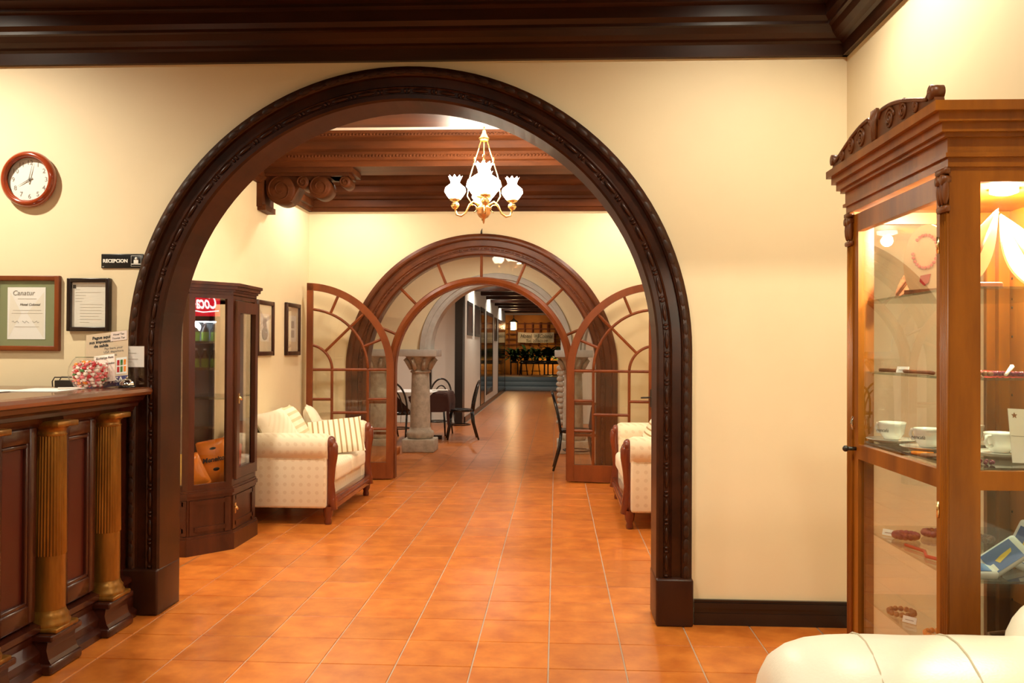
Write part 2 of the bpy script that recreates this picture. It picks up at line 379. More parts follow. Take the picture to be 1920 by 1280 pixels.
# walls of the reception room
S(arch_wall(MB(), -5.0, XR, 3.3, AC, AR + 0.01, AZ, YW, YW2).build('wall_front', 'plaster'), 'cream plaster wall pierced by the big wooden arch')
S(MB().box(XR, XR + 0.15, -3.0, YW2, 0, 3.3).build('wall_right', 'plaster'), 'cream plaster wall behind the display cabinet')
S(MB().box(-5.15, -5.0, -3.0, YW2, 0, 3.3).build('wall_left', 'plaster'), 'cream plaster wall behind the reception desk')
S(MB().box(-5.0, XR, -3.15, -3.0, 0, 3.3).build('wall_back', 'plaster'), 'cream plaster wall of the reception room opposite the arch')
S(MB().box(-5.15, 1.6, -3.1, YW2, CEIL, CEIL + 0.1).build('ceiling', 'wood_crown'), 'dark wooden ceiling of the reception room')
CROWN = [(0.0, 2.83), (0.028, 2.83), (0.036, 2.885), (0.05, 2.895), (0.075, 2.90), (0.10, 2.918), (0.115, 2.945), (0.13, 2.95), (0.13, 2.965), (0.15, 2.985), (0.15, 3.04), (0.175, 3.05), (0.175, 3.065), (0.25, 3.075), (0.25, 3.13), (0.27, 3.14), (0.36, 3.15), (0.36, 3.25), (0.0, 3.25)]
def crown(name, label, prof, a, b, nrm, mat):
    a = Vector(a); b = Vector(b); nrm = Vector(nrm)
    fr = [lambda p, z, q=q: (q.x + nrm.x * p, q.y + nrm.y * p, z) for q in (a, b)]
    return S(MB().sweep(prof, fr, closed_prof=True).build(name, mat), label)
crown('trim_1', 'stepped dark wooden cornice along the top of the arch wall', CROWN, (-5, YW, 0), (XR, YW, 0), (0, -1, 0), 'wood_crown')
crown('trim_2', 'dark wooden cornice running along the top of the right wall', CROWN, (XR, -3, 0), (XR, YW, 0), (-1, 0, 0), 'wood_crown')
# baseboard right of the arch
bb = MB().box(0.69, XR, YW - 0.018, YW, 0, 0.125)
bb.box(0.69, XR, YW - 0.026, YW, 0.085, 0.112); bb.box(0.69, XR, YW - 0.022, YW, 0.0, 0.06)
S(bb.build('baseboard_front', 'black_wood'), 'black skirting board between the big arch and the display cabinet')

# big wooden arch: thing of the setting with its carved mouldings as parts
def wood_arch(name, label, cx, Rr, zs, yf, yb, wdt, mat, plinth, nbead, nleaf, bead_r):
    st = struct(name, label)
    k = wdt / 0.175
    prof = [(0, yb), (0, yf - 0.03), (0.010 * k, yf - 0.042), (0.032 * k, yf - 0.042), (0.038 * k, yf - 0.032), (0.062 * k, yf - 0.032), (0.068 * k, yf - 0.038), (0.074 * k, yf - 0.030), (0.078 * k, yf - 0.022),
            (0.122 * k, yf - 0.022), (0.126 * k, yf - 0.040), (0.136 * k, yf - 0.050), (0.152 * k, yf - 0.050), (0.166 * k, yf - 0.040), (0.175 * k, yf - 0.034), (0.175 * k, yf + 0.002)]
    MB().sweep(prof, arch_frames(cx, Rr, zs, 0.0, 64)).build('casing', mat, st)
    # bead-and-reel and leaf mouldings
    bead = MB().sphere((0, 0, 0), (bead_r, bead_r * 0.9, bead_r * 4.2), 8, 6).mesh('bead', mat)
    reel = MB().sphere((0, 0, 0), (bead_r * 1.15, bead_r, bead_r * 0.75), 8, 5).mesh('reel', mat)
    leaf = MB().sphere((0, 0, 0), (0.016 * k, 0.006, 0.036 * k), 8, 5).mesh('carved_leaf', 'wood_carve_dark')
    Lp = zs - plinth; Lc = PI * (Rr + 0.05 * k)
    def at(s, a):
        if s < Lp: return (cx - Rr - a, plinth + s, 0.0)
        s -= Lp
        if s < Lc:
            q = PI - PI * s / Lc; return (cx + (Rr + a) * math.cos(q), zs + (Rr + a) * math.sin(q), PI / 2 - q + PI / 2 - PI / 2)
        s -= Lc; return (cx + Rr + a, zs - s, PI)
    tot = 2 * Lp + Lc
    for i in range(nbead):
        s = (i + 0.5) * tot / nbead; u = tot / nbead
        x, z, q = at(s, 0.05 * k)
        ang = q if (s >= Lp and s < Lp + Lc) else 0
        if s >= Lp and s < Lp + Lc: ang = -(PI - PI * (s - Lp) / Lc) 
        inst('bead', bead, st, (x, yf - 0.034, z), (0, ang, 0), (1, 1, u / (bead_r * 4.2) * 0.31))
        for d in (-0.43, 0.43, 0.57)[:2]:
            s2 = s + d * u
            if s2 < 0 or s2 > tot: continue
            x, z, q = at(s2, 0.05 * k); inst('reel', reel, st, (x, yf - 0.034, z), (0, ang, 0))
    for i in range(nleaf):
        s = (i + 0.5) * tot / nleaf; x, z, q = at(s, 0.145 * k)
        ang = -(PI - PI * (s - Lp) / Lc) if (s >= Lp and s < Lp + Lc) else 0
        inst('carved_leaf', leaf, st, (x, yf - 0.047, z), (0, ang, 0))
    if plinth > 0.05:
        for sg in (-1, 1):
            x0 = cx + sg * (Rr - 0.004); x1 = cx + sg * (Rr + wdt + 0.006)
            MB().rbox(min(x0, x1), max(x0, x1), yf - 0.062, yb, 0, plinth, 0.012, 3).build('plinth_block', 'wood_dark', st)
    return st
wood_arch('trim_3', 'carved dark wooden casing of the big arch', AC, AR, AZ, YW, YW2 + 0.01, 0.175, 'wood_arch', 0.235, 46, 96, 0.0105)

# second lobby shell
S(MB().box(XL2 - 0.15, XL2, YW2, YB2, 0, 3.3).build('wall_lobby_left', 'plaster'), 'cream lobby wall with two small framed prints')
S(MB().box(XR, XR + 0.15, YW2, YB2, 0, 3.3).build('wall_lobby_right', 'plaster'), 'cream lobby wall behind the right-hand cream sofa')
S(arch_wall(MB(), XL2, XR, 3.3, BC_, BR_ + 0.01, BZ, YB, YB2).build('wall_lobby_back', 'plaster'), 'cream lobby wall around the glazed arched doorway')
S(MB().box(XL2 - 0.1, XR + 0.1, YW2, YB2, CEIL, CEIL + 0.1).build('ceiling_lobby', 'white_ceiling'), 'white lobby ceiling between dark wooden beams')
CR2 = [(0.0, 2.835), (0.04, 2.835), (0.05, 2.87), (0.07, 2.88), (0.07, 2.95), (0.10, 2.96), (0.105, 2.985), (0.17, 3.02), (0.17, 3.08), (0.20, 3.09), (0.27, 3.12), (0.27, 3.17), (0.33, 3.18), (0.33, 3.25), (0, 3.25)]
crown('trim_4', 'brown wooden cornice above the glazed arched doorway', CR2, (XL2, YB, 0), (XR, YB, 0), (0, -1, 0), 'wood_beam')
crown('trim_5', 'brown wooden cornice along the left lobby wall', CR2, (XL2, YW2, 0), (XL2, YB, 0), (1, 0, 0), 'wood_beam')
crown('trim_6', 'brown wooden cornice along the right lobby wall', CR2, (XR, YW2, 0), (XR, YB, 0), (-1, 0, 0), 'wood_beam')
def beam(name, label, yc, hw):
    st = struct(name, label)
    prof = [(-hw, 2.965), (hw, 2.965), (hw, 3.01), (hw + 0.02, 3.02), (hw + 0.02, 3.09), (hw + 0.06, 3.11), (hw + 0.07, 3.17), (hw + 0.13, 3.20), (hw + 0.14, 3.25), (-hw - 0.14, 3.25), (-hw - 0.13, 3.20), (-hw - 0.07, 3.17), (-hw - 0.06, 3.11), (-hw - 0.02, 3.09), (-hw - 0.02, 3.02), (-hw, 3.01)]
    MB().sweep(prof, [lambda a, b, x=x: (x, yc + a, b) for x in (XL2, XR)], closed_prof=True).build('beam_body', 'wood_beam', st)
    d = MB()
    for sg in (-1, 1):
        x = XL2 + 0.3
        while x < XR - 0.3:
            d.sphere((x, yc + sg * (hw + 0.135), 3.215), (0.013, 0.006, 0.012), 6, 4); d.sphere((x, yc + sg * (hw + 0.022), 3.055), (0.013, 0.004, 0.014), 6, 4); x += 0.03
    tag(d.build('carved_band', 'wood_beam', st), kind='stuff')
beam('trim_7', 'carved brown ceiling beam beyond the chandelier, resting on the scrolled corbel', 7.80, 0.19)
beam('trim_8', 'carved brown ceiling beam nearest the big arch', 6.08, 0.19)
# scrolled corbel under the far beam
cb = thing('corbel', 'scrolled brown wooden corbel under the beam on the left lobby wall', 'corbel', (XL2, 7.80, 2.965))
MB().box(0, 0.05, -0.16, 0.16, -0.34, 0).box(0, 0.075, -0.14, 0.14, -0.37, -0.32).build('back_plate', 'wood_beam', cb)
MB().box(0.0, 0.86, -0.17, 0.17, -0.045, 0.0).box(0.0, 0.82, -0.15, 0.15, -0.07, -0.045).build('cap_board', 'wood_beam', cb)
def spiral(cx, cz, r, turns, a0, sgn, y):
    return [(cx + r * (1 - i / 40 * 0.8) * math.cos(a0 + sgn * turns * 2 * PI * i / 40), y, cz + r * (1 - i / 40 * 0.8) * math.sin(a0 + sgn * turns * 2 * PI * i / 40)) for i in range(41)]
for nme, (cx_, cz_, rr_, hw_) in {'scroll': (0.20, -0.185, 0.13, 0.12), 'scroll ': (0.55, -0.16, 0.10, 0.11), 'scroll  ': (0.40, -0.12, 0.055, 0.125), 'scroll   ': (0.775, -0.115, 0.05, 0.10)}.items():
    mbx = MB().lathe([(0, -hw_), (rr_ * 0.9, -hw_), (rr_, -hw_ + 0.01), (rr_, hw_ - 0.01), (rr_ * 0.9, hw_), (0, hw_)], (cx_, 0, cz_), 28, 'y')
    for y_ in (-hw_ - 0.002, hw_ + 0.002): mbx.tube(spiral(cx_, cz_, rr_ * 0.92, 1.6, PI / 2, 1, y_), 0.007, 6)
    mbx.build('scroll', 'wood_beam', cb)
MB().prism([(0.20, -0.315), (0.30, -0.28), (0.36, -0.17), (0.46, -0.10), (0.64, -0.07), (0.80, -0.07), (0.06, -0.07), (0.07, -0.2)], -0.10, 0.10).build('scroll_web', 'wood_beam', cb)

# ================================================================== glazed arched doorway
wood_arch('trim_9', 'carved brown casing of the glazed arched doorway', BC_, BR_, BZ, YB, YB2, 0.225, 'wood_casing', 0.0, 56, 0, 0.009)
MB().tube([(BC_, YB - 0.02, 2.585), (BC_, YB - 0.03, 2.62), (BC_ + 0.008, YB - 0.03, 2.65)], [0.012, 0.009, 0.002], 8).build('finial', 'dark_metal', None).parent = bpy.data.objects['trim_9']
tw = struct('window_1', 'fan-shaped ring of panes framing the arched doorway')
def ringframe(mb, r0, r1, y0, y1, n=48):
    return mb.sweep([(0, y0), (r1 - r0, y0), (r1 - r0, y1), (0, y1), (0, y0)], arch_frames(BC_, r0, BZ, 0, n))
ri, ro = 0.905, 0.985
ringframe(MB(), ri, ro, YB - 0.06, YB + 0.05).build('inner_frame', 'wood_door', tw)
MB().sweep([(0, YB - 0.075), (0.03, YB - 0.09), (0.06, YB - 0.075), (0.06, YB - 0.05), (0, YB - 0.05), (0, YB - 0.075)], arch_frames(BC_, ri + 0.01, BZ, 0, 48)).build('inner_moulding', 'wood_door', tw)
for k in range(9):
    q = PI * k / 8
    p0 = (BC_ + ro * math.cos(q), YB, BZ + ro * math.sin(q)); p1 = (BC_ + (BR_ + 0.005) * math.cos(q), YB, BZ + (BR_ + 0.005) * math.sin(q))
    MB().tube([p0, p1], 0.017, 6, smooth=False).build('muntin', 'wood_door', tw)
    if k < 8:
        g = MB(); n = 6; vs = []
        for i in range(n + 1):
            a = q + PI / 8 * i / n
            for r_ in (ro - 0.005, BR_ + 0.005): vs.append((BC_ + r_ * math.cos(a), YB + 0.01, BZ + r_ * math.sin(a)))
        g.add(vs, [(2 * i, 2 * i + 1, 2 * i + 3, 2 * i + 2) for i in range(n)]).build('pane', 'glass_door', tw)
for sg in (-1, 1):
    xa, xb = BC_ + sg * (ro - 0.005), BC_ + sg * (BR_ + 0.005)
    for z in (0.80, 0.47): MB().box(xa, xb, YB - 0.014, YB + 0.014, z - 0.014, z + 0.014).build('muntin', 'wood_door', tw)
    MB().box(xa, xb, YB - 0.02, YB + 0.03, 0, 0.16).build('bottom_rail', 'wood_door', tw)
    for (za, zb) in ((0.16, 0.47), (0.47, 0.80), (0.80, 1.15)):
        MB().box(xa, xb, YB + 0.008, YB + 0.012, za, zb).build('pane', 'glass_door', tw)

def door_leaf(name, label, hinge, ang, mirror):
    # leaf: local x from the hinge stile (0) to the tall meeting stile (-W), z up; arc centred on the tall stile foot
    W = 0.90; st = struct(name, label, (hinge[0], hinge[1], 0.012)); st.rotation_euler = (0, 0, ang)
    sx = -1 if not mirror else 1
    t = 0.022
    def X(d): return sx * d                 # d = distance from hinge
    fr = MB(); zs = BZ - 0.012
    # outer arc + hinge stile
    Rr = W
    prof = [(-0.075, -t), (0, -t), (0, t), (-0.075, t)]
    fs = [lambda a, b: (X(0 - a), b, 0)] + [lambda a, b, q=PI / 2 * i / 24: (X(W - (Rr + a) * math.cos(q)), b, zs + (Rr + a) * math.sin(q)) for i in range(25)]
    MB().sweep([(-0.075, -t), (0, -t), (0, t), (-0.075, t)], fs, closed_prof=True).build('curved_stile', 'wood_door', st)
    MB().box(X(W - 0.065), X(W), -t, t, 0, zs + Rr - 0.002).build('meeting_stile', 'wood_door', st)
    MB().box(X(0.07), X(W - 0.06), -t, t, 0, 0.17).build('bottom_rail', 'wood_door', st)
    m = 0.013
    def bar(d0, z0, d1, z1): MB().tube([(X(d0), 0, z0), (X(d1), 0, z1)], m * 1.25, 6, smooth=False).build('muntin', 'wood_door', st)
    d1, d2 = W - 0.262, W - 0.63            # the two upright muntins
    r1, r2 = 0.262, 0.63
    bar(0.06, zs, W - 0.06, zs)
    for d in (d1, d2): bar(d, 0.16, d, zs)
    for z in (0.83, 0.52): bar(0.06, z, d2, z); bar(d1, z, W - 0.06, z)
    bar(d2, 0.69, d1, 0.69)
    for rr in (r1, r2):
        MB().tube([(X(W - rr * math.cos(PI / 2 * i / 16)), 0, zs + rr * math.sin(PI / 2 * i / 16)) for i in range(17)], m * 1.25, 6).build('curved_muntin', 'wood_door', st)
    for q, ra in ((22.5, r2), (45, r1), (67.5, r2)):
        bar(W - ra * math.cos(R(q)), zs + ra * math.sin(R(q)), W - (W - 0.05) * math.cos(R(q)), zs + (W - 0.05) * math.sin(R(q)))
    # panes, each within its own bars
    def pane(poly): MB().prism([(X(a), b) for a, b in poly], -0.002, 0.002).build('pane', 'glass_door', st)
    def rect(a, b, c, d): pane([(a, c), (b, c), (b, d), (a, d)])
    for (a, b, zz) in ((0.06, d2, (0.16, 0.52, 0.83, zs)), (d2, d1, (0.16, 0.69, zs)), (d1, W - 0.06, (0.16, 0.52, 0.83, zs))):
        for z0, z1 in zip(zz[:-1], zz[1:]): rect(a, b, z0, z1)
    def sector(ra, rb, q0, q1):
        n = 8; A = [(W - rb * math.cos(R(q0 + (q1 - q0) * i / n)), zs + rb * math.sin(R(q0 + (q1 - q0) * i / n))) for i in range(n + 1)]
        B = [(W - ra * math.cos(R(q0 + (q1 - q0) * i / n)), zs + ra * math.sin(R(q0 + (q1 - q0) * i / n))) for i in range(n, -1, -1)]
        for i in range(n):
            pane_mb.add([(X(A[i][0]), 0, A[i][1]), (X(A[i + 1][0]), 0, A[i + 1][1]), (X(B[n - i - 1][0]), 0, B[n - i - 1][1]), (X(B[n - i][0]), 0, B[n - i][1])], [(0, 1, 2, 3)])
    for (ra, rb, q0, q1) in ((0.03, r1, 0, 90), (r1, r2, 0, 45), (r1, r2, 45, 90), (r2, W - 0.06, 0, 22.5), (r2, W - 0.06, 22.5, 45), (r2, W - 0.06, 45, 67.5), (r2, W - 0.06, 67.5, 90)):
        pane_mb = MB(); sector(ra, rb, q0, q1); pane_mb.build('pane', 'glass_door', st)
    if mirror:
        h = MB().box(X(W - 0.05), X(W - 0.02), -t - 0.006, -t, 0.78, 0.96); hp = h.build('handle_plate', 'dark_metal', st)
        MB().tube([(X(W - 0.035), -t - 0.005, 0.88), (X(W - 0.035), -t - 0.045, 0.88), (X(W - 0.14), -t - 0.05, 0.875)], 0.008, 8).build('door_handle', 'dark_metal', st)
    return st
door_leaf('door_1', 'arched glass-paned wooden door leaf folded back behind the left sofa', (-1.705, 9.15), R(9), False)
door_leaf('door_2', 'arched glass-paned wooden door leaf folded back behind the right sofa, with lever handle', (0.115, 9.13), R(-9), True)

# ================================================================== colonnade and corridor beyond
CY0, CY1 = 11.62, 11.94; ZC = 1.366
cw = MB(); acx = -0.802
def arch_over(mb, cx, Rr, z0, z1, y0, y1, n=32):
    pts = [(cx + Rr * math.cos(PI - PI * i / n), z0 + Rr * math.sin(PI * i / n)) for i in range(n + 1)]
    for (a, za), (b, zb) in zip(pts[:-1], pts[1:]):
        mb.add([(a, y0, za), (b, y0, zb), (b, y0, z1), (a, y0, z1), (a, y1, za), (b, y1, zb), (b, y1, z1), (a, y1, z1)], [(0, 1, 2, 3), (7, 6, 5, 4), (0, 4, 5, 1), (3, 2, 6, 7)])
arch_over(cw, acx, 0.88, ZC, 3.3, CY0, CY1); cw.box(-2.56, acx - 0.88, CY0, CY1, ZC, 3.3); cw.box(acx + 0.88, 0.374, CY0, CY1, ZC, 3.3)
arch_over(cw, 0.374 + 0.88, 0.88, ZC, 3.3, CY0, CY1); arch_over(cw, -2.56 - 0.88, 0.88, ZC, 3.3, CY0, CY1)
cw.box(2.134, 2.5, CY0, CY1, 0, 3.3); cw.box(-4.8, -4.32, CY0, CY1, 0, 3.3)
S(cw.build('wall_colonnade', 'plaster'), 'cream wall above the grey stone arches beyond the doorway')
for i, cx_ in enumerate((acx, 0.374 + 0.88, -2.56 - 0.88)):
    prof = [(0, CY1 + 0.01), (0, CY0 - 0.01), (0.03, CY0 - 0.03), (0.07, CY0 - 0.03), (0.075, CY0 - 0.05), (0.14, CY0 - 0.05), (0.15, CY0 - 0.02), (0.15, CY0 + 0.001)]
    if i: prof = [(min(a, 0.13), b) for a, b in prof]
    o = MB().sweep(prof, arch_frames(cx_, 0.868, ZC, ZC, 40)).build('trim_%d' % (10 + i), 'stone_arch')
    S(o, ('grey stone arch spanning between the two nearest stone columns', 'grey stone arch springing to the right of the right-hand column', 'grey stone arch springing to the left of the paired columns')[i])
def stone_column(x, y, label):
    t = thing('stone_column', label, 'column', (x, y, 0), group='stone columns of the colonnade')
    MB().rbox(-0.215, 0.215, -0.215, 0.215, 0, 0.17, 0.012, 2).build('plinth', 'stone', t)
    MB().lathe([(0.0, 0.17), (0.165, 0.17), (0.182, 0.20), (0.188, 0.235), (0.178, 0.27), (0.15, 0.285), (0.145, 0.31), (0.14, 0.32)], n=28).build('base', 'stone', t)
    MB().lathe([(0.137, 0.31), (0.135, 0.45), (0.128, 0.75), (0.118, 1.05)], n=28).build('shaft', 'stone', t)
    MB().lathe([(0.118, 1.05), (0.135, 1.055), (0.138, 1.075), (0.122, 1.085), (0.125, 1.12), (0.15, 1.19), (0.185, 1.24), (0.205, 1.272)], n=28).build('capital', 'stone', t)
    for k in range(8):
        a = k * PI / 4 + PI / 8
        MB().tube([(0.13 * math.cos(a), 0.13 * math.sin(a), 1.10), (0.165 * math.cos(a), 0.165 * math.sin(a), 1.17), (0.215 * math.cos(a), 0.215 * math.sin(a), 1.235), (0.228 * math.cos(a), 0.228 * math.sin(a), 1.215)], [0.028, 0.034, 0.026, 0.014], 7).build('carved_leaf', 'stone', t)
    MB().rbox(-0.25, 0.25, -0.25, 0.25, 1.272, ZC, 0.006, 2).build('abacus', 'stone_arch', t)
stone_column(-1.83, 11.78, 'stone column with carved capital standing beside the laid dining table')
stone_column(-2.41, 11.78, 'stone column seen through the left glass door leaf')
stone_column(0.226, 11.78, 'stone column with carved capital seen behind the right glass door leaf')
# dining area and corridor shell
S(MB().box(-4.8, -4.65, YB2, 16.55, 0, 3.2).build('wall_dining_left', 'plaster_cool'), 'pale wall at the left of the dining area')
S(MB().box(2.35, 2.5, YB2, 16.55, 0, 3.2).build('wall_dining_right', 'plaster_cool'), 'pale wall at the right of the dining area')
S(MB().box(-4.8, -1.75, 16.40, 16.55, 0, 3.2).build('wall_dining_back', 'plaster_cool'), 'pale wall behind the laid dining table')
S(MB().box(0.14, 2.5, 16.40, 16.55, 0, 3.2).build('wall_dining_far', 'plaster_cool'), 'pale wall right of the corridor mouth')
S(MB().box(-4.8, XL2 - 0.15, YB2 - 0.18, YB2, 0, 3.2).build('wall_dining_near', 'plaster_cool'), 'pale wall closing the dining area beside the lobby')
S(MB().box(XR + 0.15, 2.5, YB2 - 0.18, YB2, 0, 3.2).build('wall_dining_front', 'plaster_cool'), 'pale wall closing the dining area at right')
S(MB().box(-1.87, -1.717, 16.40, 29.4, 0, 3.2).build('wall_corridor_left', 'plaster_cool'), 'white corridor wall hung with dark frames')
S(MB().box(0.14, 0.29, 16.55, 29.4, 0, 3.2).build('wall_corridor_right', 'plaster_cool'), 'white corridor wall behind the stone pilaster')
S(MB().box(-4.8, 2.5, YB2, 16.5, 2.95, 3.05).build('ceiling_dining', 'white_ceiling'), 'pale ceiling of the dining area')
S(MB().box(-1.87, 0.3, 16.45, 29.45, 2.95, 3.05).build('ceiling_corridor', 'wood_crown'), 'dark corridor ceiling above the cross beams')
for k in range(9):
    y = 16.9 + k * 1.5
    S(MB().rbox(-1.717, 0.14, y - 0.11, y + 0.11, 2.60, 2.95, 0.008, 1).build('trim_%d' % (20 + k), 'wood_dark'), 'dark corridor ceiling beam, number %s from the doorway' % ['one', 'two', 'three', 'four', 'five', 'six', 'seven', 'eight', 'nine'][k])
S(MB().box(-1.86, -1.717, 16.02, 16.40, 0, 2.42).build('trim_13', 'black_frame'), 'black post at the mouth of the corridor')
S(MB().box(-2.50, -2.34, 16.36, 16.40, 0, 2.1).build('trim_14', 'black_frame'), 'black door post on the pale wall behind the columns')
S(MB().box(-1.717, -1.70, 16.4, 29.4, 0, 0.11).build('baseboard_corridor', 'black_wood'), 'dark skirting board along the corridor wall')
def corridor_door(name, label, y0, y1, z0, z1, rounded):
    st = struct(name, label); x = -1.717
    MB().box(x, x + 0.012, y0, y0 + 0.10, z0, z1).box(x, x + 0.012, y1 - 0.10, y1, z0, z1).box(x, x + 0.012, y0 + 0.10, y1 - 0.10, z1 - 0.09, z1).build('door_frame', 'black_frame', st)
    MB().box(x, x + 0.006, y0 + 0.09, y1 - 0.09, z0 + (0.12 if rounded else 0), z1 - 0.08).build('door_pane', 'dark_pane', st)
    if rounded: MB().rbox(x, x + 0.011, y0 + 0.101, y1 - 0.101, z0, z0 + 0.14, 0.004, 1).build('bottom_rail', 'black_frame', st)
corridor_door('door_3', 'narrow black door in the corridor wall, between the framed pictures', 19.75, 20.95, 0.0, 2.34, False)
corridor_door('window_2', 'tall dark window with rounded foot in the corridor wall', 21.4, 23.6, 0.26, 2.32, True)
corridor_door('door_4', 'wide black glazed door at the far end of the corridor wall', 25.75, 29.25, 0.0, 2.28, True)
for (y0, y1, z0, z1, lb) in ((16.80, 17.87, 1.65, 2.31, 'dark framed picture nearest the corridor mouth'), (18.34, 19.49, 1.65, 2.31, 'dark framed picture just before the narrow black corridor door'), (24.2, 25.3, 1.62, 2.27, 'dark framed picture between window and far door of the corridor')):
    t = thing('corridor_picture', lb, 'picture', (-1.717, (y0 + y1) / 2, z0), group='pictures on the corridor wall')
    hw_ = (y1 - y0) / 2; h_ = z1 - z0
    MB().box(0, 0.014, -hw_, -hw_ + 0.09, 0, h_).box(0, 0.014, hw_ - 0.09, hw_, 0, h_).box(0, 0.014, -hw_ + 0.09, hw_ - 0.09, 0, 0.06).box(0, 0.014, -hw_ + 0.09, hw_ - 0.09, h_ - 0.06, h_).build('frame', 'black_frame', t)
    MB().box(0, 0.006, -hw_ + 0.08, hw_ - 0.08, 0.05, h_ - 0.05).build('print', 'wood_dark', t)
# stone pilaster
rp = thing('rubble_pilaster', 'knobbly grey stone pilaster at the right of the corridor mouth', 'pilaster', (0.075, 16.1, 0))
for k in range(11):
    for d in (-0.07, 0.07):
        rr = random.uniform(0.055, 0.075)
        MB().sphere((random.uniform(-0.015, 0.015), d, 0.06 + k * 0.098), (rr, rr, 0.055), 8, 6).build('stone', 'stone', rp)
# terrace
st_x0, st_x1 = -1.717, 0.14
stp = struct('floor_steps', 'blue-grey stone steps up to the terrace at the corridor end')
for k in range(3):
    MB().rbox(st_x0 - (0.4 if k else 0.02), st_x1, 29.4 + 0.32 * k, 30.6, 0.15 * k, 0.15 * (k + 1), 0.012, 1).build('step', 'step_stone', stp)
S(MB().box(-4, 3, 30.4, 35, 0.2, 0.44).build('floor_terrace', 'terrace_floor'), 'raised terrace floor beyond the steps')
S(MB().box(-4, 3, 34.3, 34.5, 0.4, 4.2).build('wall_terrace', 'terrace_wall'), 'orange terrace wall behind the banner and plants')
S(MB().box(-4.1, -4, 29.4, 34.5, 0, 4.2).build('wall_terrace_left', 'wood_dark'), 'dark wall at the left of the terrace')
S(MB().box(3, 3.1, 29.4, 34.5, 0, 4.2).build('wall_terrace_right', 'wood_dark'), 'dark wall at the right of the terrace')
S(MB().box(-4.1, -1.717, 29.35, 29.45, 0, 4.2).build('wall_terrace_near', 'plaster_cool'), 'wall left of the steps facing the terrace')
S(MB().box(0.14, 3.1, 29.35, 29.45, 0, 4.2).build('wall_terrace_front', 'plaster_cool'), 'wall right of the steps facing the terrace')
S(MB().box(-1.717, 0.14, 29.35, 29.45, 2.62, 4.2).build('wall_terrace_lintel', 'plaster_cool'), 'lintel over the opening to the terrace')
S(MB().box(-1.72, 0.14, 29.3, 29.36, 2.545, 2.60).build('trim_15', 'white_ceiling'), 'pale strip across the end of the corridor ceiling')
tl = thing('trellis', 'dark red wooden trellis on the orange terrace wall', 'trellis', (-0.75, 34.24, 1.3))
for k in range(9): MB().box(-1.1 + 0.3 * k - 0.02, -1.1 + 0.3 * k + 0.02, -0.02, 0.02, 0, 1.15).build('upright_slat', 'trellis_red', tl)
for k in range(6): MB().box(-1.2, 1.4, -0.035, -0.015, 0.1 + 0.2 * k - 0.02, 0.1 + 0.2 * k + 0.02).build('cross_slat', 'trellis_red', tl)
bn = thing('banner', 'white cloth hotel banner hung on the terrace trellis', 'banner', (-0.80, 34.08, 1.67))
nx = 24; vs = []; fs = []
for i in range(nx + 1):
    x = -0.70 + 1.40 * i / nx
    for z in (0.0 - 0.02 * math.sin(i / nx * PI), 0.40 - 0.03 * math.sin(i / nx * PI)): vs.append((x, 0.02 * math.sin(i * 0.9), z))
for i in range(nx): fs.append((2 * i, 2 * i + 2, 2 * i + 3, 2 * i + 1))
MB().add(vs, fs, True).build('cloth', 'banner_cloth', bn)
text('lettering', 'Hotel', 0.22, 'ink', bn, (-0.40, -0.04, 0.24), shear=0.35, sx=0.85)
text('lettering', 'Colonial', 0.22, 'ink', bn, (0.385, -0.04, 0.24), shear=0.35, sx=0.68)
text('lettering', 'Tel. 223-0109', 0.15, 'ink', bn, (0.03, -0.04, 0.055), shear=0.1)
MB().prism([(-0.09, 0.34), (0.09, 0.34), (0.085, 0.22), (0.0, 0.12), (-0.085, 0.22)], -0.045, -0.04).build('shield', 'ink_soft', bn)
text('lettering', 'H', 0.12, 'ink', bn, (0.0, -0.05, 0.25), shear=0.3)
for sx_ in (-0.69, 0.69): MB().cyl((sx_, 0, 0.38), (sx_, 0.14, 0.40), 0.008, n=6).build('tie_cord', 'dark_metal', bn)
ln = thing('wall_lantern', 'glowing lantern beside the terrace banner', 'lantern', (-1.63, 33.4, 2.06))
MB().box(-0.11, 0.06, -0.11, 0.11, 0.08, 0.38).build('lit_glass', 'lit_lantern', ln)
MB().box(0.062, 0.11, -0.11, 0.11, 0.08, 0.36).build('red_glass', 'lantern_red', ln)
MB().lathe([(0.0, 0.55), (0.03, 0.5), (0.17, 0.39), (0.17, 0.37), (0, 0.37)], n=8).build('lantern_cap', 'dark_metal', ln)
MB().lathe([(0, 0.03), (0.13, 0.05), (0.13, 0.08), (0, 0.08)], n=8).build('lantern_base', 'dark_metal', ln)
MB().tube([(0, 0, 0.54), (0, 0.1, 0.7), (0, 0.5, 0.75), (0, 0.9, 0.7)], 0.015, 6).build('bracket', 'dark_metal', ln)
light('POINT', 'lantern_light', (-1.63, 33.05, 2.25), 18, (1, 0.7, 0.35), 0.1)
light('POINT', 'terrace_fill', (-0.2, 33.66, 0.90), 8, (1, 0.72, 0.2), 0.1)  # added fill light low on the terrace, not a lamp of the place
